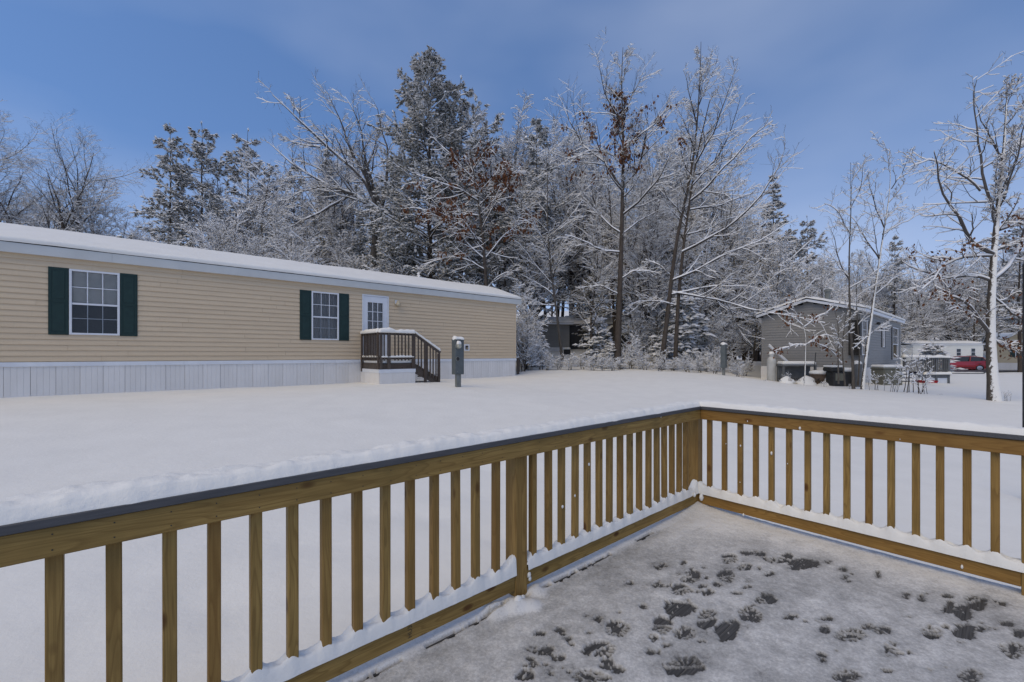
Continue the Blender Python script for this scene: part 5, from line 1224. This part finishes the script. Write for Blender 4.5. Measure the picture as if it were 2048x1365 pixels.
# --- the large near tree at the right, plastered with snow
parts, off = guided(101, 12.5, (1985, 800), [([(1989, 803), (1984, 740), (1980, 660), (1983, 590), (1986, 540), (1990, 480), (1994, 430), (2002, 370), (2009, 300), (2011, 230), (2016, 165)], .138, .010)],
    [([(1980, 668), (1966, 645), (1942, 622), (1926, 598), (1898, 588), (1862, 596)], .055, .012), ([(1984, 562), (1960, 548), (1925, 557), (1880, 556), (1830, 540), (1800, 520)], .050, .010),
     ([(1986, 508), (1962, 500), (1936, 478), (1917, 440), (1892, 395), (1880, 360), (1872, 330), (1868, 300)], .060, .010), ([(1984, 512), (1950, 510), (1905, 518), (1868, 548), (1835, 588)], .042, .009),
     ([(1986, 560), (2004, 548), (2024, 530), (2040, 500), (2050, 460), (2062, 400)], .065, .012), ([(1992, 500), (2020, 488), (2050, 478)], .05, .015), ([(1994, 442), (1972, 405), (1960, 380), (1955, 320), (1950, 260), (1944, 200), (1950, 160)], .045, .007),
     ([(2010, 325), (1985, 285), (1962, 240), (1948, 205)], .03, .006), ([(1998, 460), (2030, 450), (2060, 430)], .05, .012), ([(1960, 382), (1930, 350), (1890, 330), (1850, 320), (1832, 330)], .028, .006), ([(2008, 330), (2030, 300), (2050, 270)], .03, .006),
     ([(1986, 590), (2010, 620), (2040, 640), (2070, 650)], .03, .008), ([(1982, 672), (2000, 690), (2030, 700), (2060, 702)], .035, .008), ([(1996, 420), (2022, 360), (2040, 290), (2046, 220)], .035, .007)],
    M1=16, M2=12, M3=6, M4=2, bark=BARK_S, twig=TWIGL, hs=.026, wmin=.010, u1=.50, frac1=.13, depth=.35, lf=.30, up=.25, leaves={'n': 420, 'size': .085}, lfz=(430, 720))
place(parts, 'oak_tree', *off[:2], 'near tree at the right, trunk plastered with snow, thick white limbs and few brown leaves', 'tree', z=off[2])
# --- twin thin stems before the grey home
parts, off = guided(102, 16.6, (1725, 776), [([(1725, 779), (1731, 715), (1738, 673), (1745, 620), (1752, 560), (1760, 520), (1768, 455), (1783, 378), (1779, 296)], .062, .005)],
    [([(1738, 672), (1716, 690), (1709, 696)], .03, .02), ([(1760, 520), (1735, 480), (1712, 440), (1690, 420)], .03, .006), ([(1768, 455), (1752, 410), (1740, 370), (1735, 340)], .025, .005), ([(1783, 378), (1808, 340), (1822, 300)], .02, .004), ([(1750, 590), (1785, 560), (1820, 545)], .025, .006), ([(1738, 670), (1760, 655), (1778, 646)], .026, .012), ([(1765, 470), (1800, 450), (1840, 430)], .02, .005)],
    M1=7, M2=7, M3=5, M4=2, bark=BARK_S, twig=TWIGL, hs=.022, wmin=.009, u1=.45, frac1=.22, up=.25)
place(parts, 'young_tree', *off[:2], 'thin snow streaked tree leaning right before the grey home', 'tree', z=off[2])
parts, off = guided(103, 16.8, (1707, 778), [([(1707, 780), (1707, 739), (1704, 699), (1700, 640), (1698, 560), (1698, 500), (1703, 413), (1701, 325)], .055, .005), ([(1690, 772), (1684, 700), (1690, 640), (1702, 590)], .03, .008), ([(1716, 772), (1720, 700), (1714, 640), (1712, 570), (1722, 500)], .03, .006), ([(1677, 768), (1676, 700), (1677, 650), (1669, 620)], .028, .008)],
    [([(1698, 560), (1680, 520), (1670, 480), (1655, 440)], .022, .005), ([(1703, 413), (1725, 370), (1728, 320)], .018, .004), ([(1701, 470), (1680, 430), (1665, 410), (1648, 408)], .018, .005)],
    M1=7, M2=6, M3=5, M4=2, bark=BARK_G, twig=TWIGL, hs=.022, wmin=.009, u1=.4, frac1=.20, up=.3)
place(parts, 'young_tree', *off[:2], 'clump of slender dark stems rising together left of the leaning snowy tree', 'tree', z=off[2])
parts, off = guided(104, 17.4, (1610, 775), [([(1609, 776), (1610, 740), (1611, 700), (1612, 670), (1606, 650), (1600, 640)], .026, .008)],
    [([(1612, 692), (1592, 690), (1575, 696), (1558, 698)], .016, .005), ([(1612, 690), (1628, 680), (1640, 672), (1655, 671)], .016, .005), ([(1606, 652), (1592, 640), (1580, 632), (1572, 622)], .015, .005), ([(1608, 655), (1622, 645), (1634, 632), (1652, 628), (1668, 612)], .015, .005), ([(1625, 684), (1650, 694), (1665, 702), (1676, 718)], .014, .008), ([(1600, 642), (1588, 620), (1582, 600)], .012, .004)],
    M1=0, M2=6, M3=4, M4=0, bark=BARK_S, twig=TWIG, hs=.035, wmin=.016, depth=.2, lf=.26, leaves={'n': 190, 'size': .10})
place(parts, 'oak_sapling', *off[:2], 'small sapling with curled brown leaves before the grey gable wall', 'sapling', z=off[2])
# --- straight oak with a tuft of brown leaves in the upper crown
parts, off = guided(105, 24, (1235, 735), [([(1235, 738), (1237, 640), (1241, 560), (1243, 480), (1245, 400), (1246, 330), (1248, 250), (1241, 180), (1246, 95)], .20, .012)],
    [([(1243, 378), (1206, 330), (1180, 295), (1158, 272), (1130, 225), (1114, 192)], .07, .008), ([(1246, 372), (1285, 330), (1293, 262), (1310, 235), (1340, 215)], .075, .010), ([(1241, 466), (1198, 434), (1185, 390), (1170, 352)], .06, .008), ([(1245, 430), (1293, 390), (1320, 355), (1348, 290)], .065, .010),
     ([(1245, 262), (1222, 215), (1206, 170), (1196, 110)], .045, .006), ([(1248, 230), (1272, 175), (1292, 130)], .04, .006), ([(1246, 330), (1210, 300), (1175, 300), (1140, 325)], .035, .008), ([(1240, 505), (1200, 500), (1160, 480), (1130, 470)], .045, .008), ([(1243, 470), (1280, 440), (1310, 430), (1345, 400)], .045, .008),
     ([(1246, 300), (1280, 270), (1310, 250), (1335, 210)], .04, .006), ([(1239, 590), (1200, 570), (1165, 575)], .035, .008), ([(1239, 560), (1270, 540), (1310, 545)], .035, .008), ([(1200, 300), (1170, 230), (1150, 205)], .03, .006), ([(1248, 300), (1230, 240), (1222, 190)], .035, .006)],
    M1=20, M2=11, M3=7, M4=2, hs=.028, wmin=.011, u1=.5, frac1=.13, depth=.7, up=.25, leaves={'n': 900, 'size': .17}, lfz=(180, 345))
place(parts, 'oak_tree', *off[:2], 'tall straight oak with brown leaves clinging in its upper crown', 'tree', z=off[2])
# --- fan-branched twin-stemmed tree
parts, off = guided(106, 23, (1325, 735), [([(1322, 738), (1334, 640), (1345, 540), (1356, 456), (1378, 377), (1390, 300), (1396, 230), (1401, 150), (1402, 84)], .14, .010), ([(1350, 738), (1356, 600), (1366, 500), (1374, 440), (1384, 369), (1398, 290), (1420, 200)], .12, .02)],
    [([(1380, 402), (1420, 370), (1447, 337), (1491, 290), (1515, 262), (1545, 240)], .06, .007), ([(1384, 372), (1430, 320), (1455, 290), (1470, 235), (1480, 190)], .05, .006), ([(1390, 330), (1425, 270), (1450, 200), (1470, 127)], .045, .006), ([(1364, 505), (1400, 485), (1435, 470), (1470, 446), (1510, 405), (1545, 377), (1574, 297)], .07, .007),
     ([(1342, 562), (1370, 550), (1400, 535), (1440, 515), (1475, 503), (1530, 480), (1575, 450)], .065, .008), ([(1340, 590), (1380, 580), (1440, 570), (1500, 575)], .05, .008), ([(1394, 250), (1380, 190), (1368, 140)], .04, .006), ([(1398, 210), (1425, 150), (1437, 110)], .035, .005), ([(1388, 300), (1370, 250), (1352, 215)], .035, .006),
     ([(1380, 420), (1430, 410), (1480, 395), (1520, 380)], .045, .007), ([(1376, 440), (1340, 405), (1320, 360)], .04, .007), ([(1372, 470), (1420, 455), (1470, 430), (1530, 420)], .04, .007), ([(1390, 350), (1440, 330), (1500, 300), (1530, 270)], .045, .006), ([(1400, 280), (1440, 240), (1465, 180)], .035, .006), ([(1350, 560), (1320, 530), (1290, 520)], .04, .008), ([(1345, 585), (1400, 592), (1460, 610), (1520, 628), (1590, 632), (1650, 645)], .055, .008), ([(1348, 610), (1300, 600), (1262, 610)], .035, .008)],
    M1=16, M2=12, M3=7, M4=2, hs=.028, wmin=.011, u1=.45, frac1=.13, depth=.55, lf=.30, up=.25)
place(parts, 'bare_tree', *off[:2], 'tall bare tree with two joined stems and long branches fanning up to the right', 'tree', z=off[2])
# --- arching oak whose limbs bow to the left
parts, off = guided(107, 30, (740, 700), [([(742, 705), (745, 620), (746, 540), (748, 480), (757, 425), (766, 400)], .33, .16)],
    [([(757, 428), (740, 408), (723, 398), (690, 388), (672, 377), (640, 358), (616, 350), (585, 330), (561, 311), (540, 285)], .17, .012), ([(755, 420), (735, 370), (715, 337), (680, 318), (640, 295), (615, 255), (600, 228), (570, 208), (545, 190)], .15, .012), ([(757, 412), (735, 360), (712, 318), (700, 290), (687, 258), (668, 210), (652, 180)], .14, .010),
     ([(698, 392), (672, 410), (640, 424), (612, 440), (590, 449), (560, 463), (535, 468)], .09, .006), ([(760, 408), (745, 370), (736, 330), (727, 278), (712, 230), (690, 190)], .12, .010), ([(764, 405), (775, 350), (770, 290), (760, 240), (745, 200)], .11, .010), ([(672, 377), (640, 372), (610, 380), (575, 400)], .06, .010), ([(712, 318), (670, 300), (650, 270), (625, 250)], .06, .008),
     ([(640, 295), (600, 290), (560, 275)], .05, .008), ([(690, 388), (660, 350), (625, 330), (590, 322)], .07, .010), ([(766, 402), (790, 360), (800, 300)], .08, .010), ([(736, 330), (755, 280), (765, 230)], .06, .008), ([(600, 228), (590, 215), (575, 190)], .03, .006)],
    M1=0, M2=17, M3=9, M4=2, bark=BARK_G, twig=TWIGL, hs=.038, wmin=.014, depth=.45, lf=.24, up=.15)
place(parts, 'oak_tree', *off[:2], 'big bare oak whose snow lined limbs bow far out to the left', 'tree', z=off[2])
# --- oak with rusty leaves before the big pine
parts, off = guided(108, 23, (972, 700), [([(974, 705), (974, 640), (972, 555), (964, 456), (956, 400), (948, 350), (940, 300)], .13, .02)],
    [([(956, 432), (925, 430), (893, 430), (858, 422), (820, 416)], .05, .008), ([(956, 402), (930, 385), (909, 376), (870, 362), (834, 353)], .045, .008), ([(958, 412), (985, 385), (1012, 361), (1043, 335)], .045, .008), ([(966, 480), (930, 470), (895, 440), (860, 435)], .045, .008), ([(950, 360), (920, 330), (890, 300), (870, 280)], .035, .006), ([(968, 520), (1000, 480), (1030, 450), (1060, 440)], .045, .008),
     ([(970, 540), (930, 520), (890, 515), (850, 530)], .04, .008), ([(946, 340), (965, 310), (990, 285)], .03, .006), ([(972, 580), (1000, 550), (1035, 540)], .035, .008), ([(972, 590), (940, 570), (900, 570)], .03, .007)],
    M1=10, M2=11, M3=7, M4=2, hs=.028, wmin=.011, u1=.4, frac1=.35, depth=.6, leaves={'n': 1700, 'size': .16}, lfz=(290, 530))
place(parts, 'oak_tree', *off[:2], 'spreading young oak full of rusty brown leaves before the big snowy pine', 'tree', z=off[2])
# --- thin tree just right of the beige home
parts, off = guided(109, 25, (1124, 720), [([(1125, 722), (1118, 660), (1110, 600), (1104, 560), (1098, 500), (1094, 430), (1096, 350), (1090, 290)], .085, .008)],
    [([(1106, 590), (1085, 572), (1060, 560), (1040, 548)], .035, .008), ([(1104, 560), (1120, 520), (1150, 480)], .035, .008), ([(1098, 500), (1075, 460), (1060, 430)], .03, .007), ([(1112, 610), (1090, 612), (1060, 598), (1035, 590)], .03, .008)],
    M1=12, M2=8, M3=6, M4=2, bark=BARK_G, hs=.028, wmin=.011, u1=.3, frac1=.25)
place(parts, 'bare_tree', *off[:2], 'slim pale barked tree leaning left just right of the beige home', 'tree', z=off[2])

# --- pines
big = pine(201, 19.0, .26, 5.0, .16, .50, 8, 'pine', 1.35, 1.0, .185, shape=lambda f: (1 - f) ** .45 * min(1, .6 + f * 2) * (.85 + .15 * math.sin(f * 23)))
p = at(858, 705, 27); place(big, 'pine_tree', p.x, p.y, 'tallest white pine with snow laden boughs rising behind the beige home', 'tree', z=gz1(p.x, p.y))
pA = pine(202, 16.5, .17, 2.9, .26, .75, 7, 'pine', 1.1, .9, .19, shape=lambda f: (1 - f) ** .6 * (.75 + .35 * math.sin(f * 31)))
pB = pine(203, 15.5, .17, 3.5, .28, .70, 7, 'pine', 1.15, .9, .195, shape=lambda f: (1 - f) ** .5 * (.8 + .3 * math.sin(f * 19 + 1)))
pC = pine(204, 14.0, .15, 2.7, .10, .5, 7, 'spruce', .9, 1.0, .18, shape=lambda f: (1 - f) ** .8)
pS = pine(205, 3.0, .04, 1.25, .05, .26, 6, 'spruce', .7, 1.3, .20, shape=lambda f: (1 - f * .92) ** .6, blades=5)
def hpx(px, top, Y, H):      # scale so that the tip stands at photo row top
    X = (px - 1024) / F * Y; zb = gz1(X, Y); return X, (CAMZ + (HY - top) * Y / F - zb) / H
GP = 'snowy evergreens of the wood'
for (q, H, px, top, Y, label) in ((pA, 16.5, 341, 248, 35, 'leftmost and thinnest of the pines above the beige roof'), (pB, 15.5, 403, 246, 36, 'second pine from the left above the beige roof with a bare lower trunk'),
        (pB, 15.5, 497, 262, 37, 'third pine from the left with a dense dark top above the beige roof'), (pC, 14, 655, 300, 38, 'dark evergreen half hidden behind the bowing limbs of the big oak'), (pA, 16.5, 590, 330, 40, 'dim evergreen behind the left edge of the bowing oak'),
        (pB, 15.5, 922, 158, 28.5, 'slightly lower white pine leaning on the right side of the tallest pine'), (pA, 16.5, 1010, 300, 28, 'snow loaded pine between the tallest pine and the slim leaning tree'), (pA, 16.5, 1072, 232, 33, 'white frosted evergreen with a blunt top just above the end of the beige roof'), (pB, 15.5, 790, 330, 31, 'low boughed pine left of the tallest pine'),
        (pC, 14, 1312, 345, 36, 'dark spruce between the straight oak and the fan branched tree'), (pA, 16.5, 1370, 350, 38, 'dark pine directly behind the fan branched tree'), (pC, 14, 1452, 385, 37, 'dark spruce right of the fan branched tree'), (pC, 14, 1545, 350, 36, 'pointed evergreen standing clear against the sky above the grey home'),
        (pB, 15.5, 1615, 432, 38, 'broad topped pine right of the pointed evergreen'), (pB, 15.5, 1582, 450, 40, 'evergreen between the pointed one and the broad topped one'), (pA, 16.5, 1788, 470, 48, 'small dark evergreen top behind the leaning thin tree'), (pC, 14, 1500, 440, 39, 'low evergreen left of the pointed one'), (pC, 14, 1180, 400, 40, 'evergreen deep in the wood left of the straight oak'), (pC, 14, 720, 420, 33, 'shaded evergreen under the trunk of the bowing oak'), (pB, 15.5, 2040, 415, 40, 'evergreen behind the near snowy tree at the right edge')):
    X, s_ = hpx(px, top, Y, H); place(q, 'pine_tree', X, Y, label, 'tree', GP, rot=px * 1.7, sc_=min(1.25, max(s_, .75)), scz=s_)
# snow-bent little evergreens and shrubs at the edge of the wood
r0_ = random.Random(4)
for k, (px, pyb, top, Y, label) in enumerate(((1192, 722, 632, 26, 'bushy little evergreen buried in snow before the charcoal shed'), (1225, 726, 690, 24.5, 'low snow bent evergreen at the foot of the bushy one'), (1285, 722, 645, 28, 'snowy evergreen bush behind the low brush'), (1368, 728, 590, 25, 'largest snow bent evergreen bush left of the utility box'), (1405, 728, 640, 26, 'snow bent evergreen bush beside the utility box'), (1330, 730, 668, 24, 'small evergreen bush right of the straight oak trunk'), (1064, 715, 640, 25, 'snowy bush close to the corner of the beige home'), (1330, 730, 600, 29, 'tall evergreen bush in the shade behind the twin stems'))):
    X, s_ = hpx(px, top, Y, 3.0); place(pS, 'evergreen_bush', X, Y, label, 'bush', 'snowy evergreen bushes at the edge of the wood', rot=k * 2.1, sc_=max(s_, .8) * .95, scz=s_)
# --- generic bare trees, shrubs
g1 = generic(301, 15, .16, 20, 42, .30, .55, 10, 6, 2, hs=.034, wmin=.014)
g2 = generic(302, 12, .14, 18, 55, .42, .40, 10, 7, 2, hs=.036, wmin=.018, bark=BARK_G, twig=TWIGL)
g3 = generic(303, 13, .13, 16, 36, .40, .7, 10, 6, 2, stems=2, hs=.034, wmin=.016, lean=.04)
g4 = generic(304, 6, .045, 14, 50, .38, .4, 8, 5, 2, stems=3, hs=.034, wmin=.018, u0=.2)
g5 = generic(305, 2.4, .020, 9, 45, .5, .4, 6, 4, 0, stems=5, hs=.030, wmin=.016, u0=.12)
g6 = generic(306, 12, .12, 12, 50, .40, .4, 8, 5, 0, hs=.03, wmin=.022, twig=TWIG)
g9 = generic(309, 13, .13, 22, 46, .40, .4, 11, 7, 2, hs=.020, wmin=.012, stems=2, u0=.14)
g7 = generic(307, 20, .30, 14, 44, .46, .55, 12, 8, 3, hs=.016, wmin=.008, u0=.22, stems=2, lean=.05, bark=BARK, twig=TWIG, basefall=.6)
def row(prs, items, name, label, catg, group, jit=0):
    for k, it in enumerate(items):
        px, top, Y = it[:3]; q, H = prs[k % len(prs)]; lb = it[3] if len(it) > 3 else label
        X, s_ = hpx(px, top, Y, H); place(q, name, X, Y, lb, catg, group, rot=(px * 3.7 + k) % 6.28, sc_=min(max(s_, .6 if H > 2 else .2), 1.5), scz=s_)
row([(g7, 20)], [(30, 275, 42, 'largest bare tree beyond the left end of the beige roof'), (122, 290, 44, 'bare tree leaning right beyond the left end of the beige roof'), (-60, 262, 43, 'bare tree cut by the left edge of the photo')], 'bare_tree', None, 'tree', 'bare trees beyond the left end of the roof')
row([(g2, 12), (g3, 13)], [(175, 372, 42), (215, 392, 44), (250, 436, 46), (140, 415, 50), (90, 420, 52), (40, 410, 55), (0, 405, 52), (275, 458, 50)], 'bare_tree', 'lower bare tree in the row far beyond the left end of the beige roof', 'tree', 'lower bare trees beyond the left end of the roof')
row([(g2, 12), (g3, 13), (g4, 6)], [(375, 440, 28, 'snowy bare tree in front of the second pine from the left'), (425, 430, 27, 'snowy bare tree just right of the second pine from the left'), (465, 400, 29, 'snowy bare tree whose top reaches between the second and third pines'), (520, 420, 28, 'snowy bare tree right of the third pine from the left'), (565, 440, 27, 'snowy bare tree under the lowest drooping limb of the bowing oak'), (610, 470, 26, 'snowy bare tree low, above the left shutter of the middle window'), (655, 480, 28, 'snowy bare tree low, straight above the middle window'), (700, 500, 26, 'snowy bare tree low, above the gap between middle window and door'), (330, 470, 31, 'snowy bare tree at the foot of the leftmost pine'), (545, 350, 33, 'snowy bare tree whose top shows beside the left tip of the bowing oak'), (480, 470, 26, 'snowy bare tree small, before the third pine from the left'), (790, 480, 27, 'snowy bare tree left of the tallest pine, low boughs'), (590, 500, 25.5, 'snowy bare tree small, beneath the drooping limb of the bowing oak'), (725, 540, 25, 'snowy bare tree standing against the trunk of the bowing oak'), (445, 455, 31, 'snowy bare tree thin, between the second and third pines, farther back')],
    'bare_tree', 'snow laced bare tree standing close behind the beige roof', 'tree', 'snow laced bare trees behind the beige roof')
row([(g1, 15), (g3, 13), (g2, 12)], [(1030, 235, 34), (1000, 250, 36), (1140, 265, 42), (1075, 300, 29), (1170, 330, 42), (1205, 400, 43), (1280, 360, 33), (1300, 420, 28), (1420, 330, 34), (1470, 420, 30), (1505, 450, 33), (1415, 480, 27), (1180, 440, 26), (1060, 420, 27), (1360, 420, 31), (1545, 500, 31), (1610, 520, 33), (1650, 540, 36), (1095, 350, 38), (960, 240, 36), (880, 300, 36), (1230, 330, 37), (1330, 300, 39)],
    'bare_tree', 'bare snow dusted tree tangled with its neighbours in the middle of the wood', 'tree', 'bare trees tangled in the middle of the wood')
row([(g1, 15), (g9, 13), (g3, 13)], [(1015, 262, 31), (1048, 245, 37), (1110, 250, 43), (1150, 300, 42), (1190, 290, 44), (1215, 270, 45), (1265, 300, 36), (1290, 320, 31), (1345, 260, 35), (1430, 300, 36), (1455, 340, 32), (1490, 380, 34), (985, 240, 38), (1400, 280, 38), (1520, 420, 38), (1330, 380, 29), (1230, 420, 42)],
    'bare_tree', 'bare snow dusted tree tangled with its neighbours in the middle of the wood', 'tree', 'bare trees tangled in the middle of the wood')
row([(g9, 13), (g1, 15), (g3, 13)], [(560, 380, 36), (600, 340, 38), (640, 310, 40), (690, 290, 39), (730, 270, 40), (520, 360, 38), (760, 300, 36), (460, 350, 40), (430, 370, 38), (680, 390, 34), (620, 420, 33), (370, 400, 40)],
    'bare_tree', 'bare grey tree filling the gaps behind the bowing oak and the left pines', 'tree', 'bare trees behind the bowing oak')
row([(g4, 6), (g2, 12)], [(1580, 470, 27, 'tallest snowy tree arching over the ridge of the grey home'), (1620, 540, 28, 'low snowy tree behind the peak of the grey home gable'), (1655, 560, 29, 'low snowy tree just right of the grey home gable peak'), (1540, 560, 28, 'low snowy tree over the left eave of the grey home'), (1690, 590, 32, 'lowest snowy tree showing above the right roof slope of the grey home'), (1500, 580, 26, 'low snowy tree standing left of the grey home')], 'bare_tree', 'low tree with drooping snowy branches behind the grey home roof', 'tree', 'drooping trees behind the grey home')
row([(g9, 13), (g6, 12), (g9, 13)], [(1640 + i * 22, 505 + (i * 37) % 60 - i * 1.5, (60 if i > 5 else 52) + (i * 13) % 26) for i in range(24)] + [(1655 + i * 46, 535 - (18 if i > 2 else 0), (44 if i < 3 else 62) + (i * 7) % 8) for i in range(9)] + [(1640 + i * 15.3, 560 + (i * 23) % 50, 66 + (i * 17) % 30) for i in range(34)],
    'bare_tree', 'grey bare tree in the dense far wood behind the homes at the right', 'tree', 'grey trees of the far wood at the right')
row([(g6, 12), (g1, 15)], [(300 + i * 47, 470 + (i * 29) % 50 - (60 if 4 < i < 20 else 0), 46 + (i * 11) % 20) for i in range(29)], 'bare_tree', 'grey bare tree deep in the wood behind the front row of trees', 'tree', 'grey trees deep in the wood')
row([(g4, 6)], [(1052, 560, 23, 'taller of two thin saplings at the corner of the beige home'), (1270, 590, 27, 'thin sapling just right of the straight oak trunk'), (1395, 600, 26, 'thin sapling right of the twin stems'), (1440, 620, 25, 'thin sapling directly behind the utility box'), (1465, 600, 28, 'thin sapling between utility box and lamp post'), (1312, 560, 27, 'thin sapling just left of the twin stems'), (1490, 640, 30, 'small sapling beside the lamp post'), (1048, 600, 22, 'shorter of two thin saplings at the corner of the beige home')], 'sapling', 'thin snowy sapling at the edge of the wood beyond the yard', 'sapling', 'saplings at the edge of the wood')
row([(g5, 2.4)], [(1060, 668, 22.5), (1082, 675, 23), (1215, 700, 24), (1245, 690, 25), (1262, 668, 24), (1280, 700, 23.5), (1305, 690, 24.5), (1325, 700, 23), (1350, 690, 24), (1375, 705, 22.5), (1395, 700, 23.5), (1415, 700, 23), (1430, 690, 24), (1462, 705, 24), (1490, 715, 23), (1240, 712, 22.5), (1290, 715, 22.3), (1345, 715, 22), (1400, 716, 21.5), (1045, 640, 22), (1095, 704, 22.5), (1118, 708, 23), (1140, 706, 22.5), (1165, 704, 23), (1185, 708, 22), (1205, 712, 22), (1225, 714, 21.6), (1320, 716, 21.5), (1375, 718, 21), (1430, 716, 21), (1475, 722, 20.5)],
    'shrub', 'leafless snowy shrub in the brush along the far edge of the yard', 'shrub', 'leafless shrubs along the far edge of the yard')
g8 = generic(308, 1.0, .010, 4, 40, .40, .5, 3, 2, 0, stems=6, hs=.018, wmin=.008, u0=.3)
row([(g8, 1.0)], [(1826, 700, 15.5, 'taller clump of bare stems in the snow before the snowy steps'), (1842, 735, 14.6, 'low spiky clump of bare stems in front of the side deck'), (1790, 742, 15.5, 'short bare twig standing before the olive storage box'), (1752, 742, 16.2, 'short bare twig left of the olive storage box'), (1575, 742, 18.4, 'dark leafy twigs sticking from the snow by the propane cylinder'), (2012, 778, 12.4, 'sparse dry weed right of the near tree foot'), (1485, 738, 19.5, 'dark weed clump right of the utility box'), (1530, 757, 18.3, 'sparse dry weeds at the left foot of the grey home'), (1648, 760, 17.6, 'snow covered low twig before the brown tub'), (1700, 765, 16.9, 'snow covered low twig at the foot of the slender stems'), (1880, 785, 14, 'sparse dry weed in the snow beside the side deck')],
    'shrub', None, 'shrub', 'bare clumps in the snow before the grey home')
X, s_ = hpx(1868, 688, 33, 3.0); place(pS, 'evergreen_bush', X, 33, 'dark leafy bush behind the side deck before the white home', 'bush', 'snowy evergreen bushes at the edge of the wood', rot=1, sc_=1.3, scz=s_)
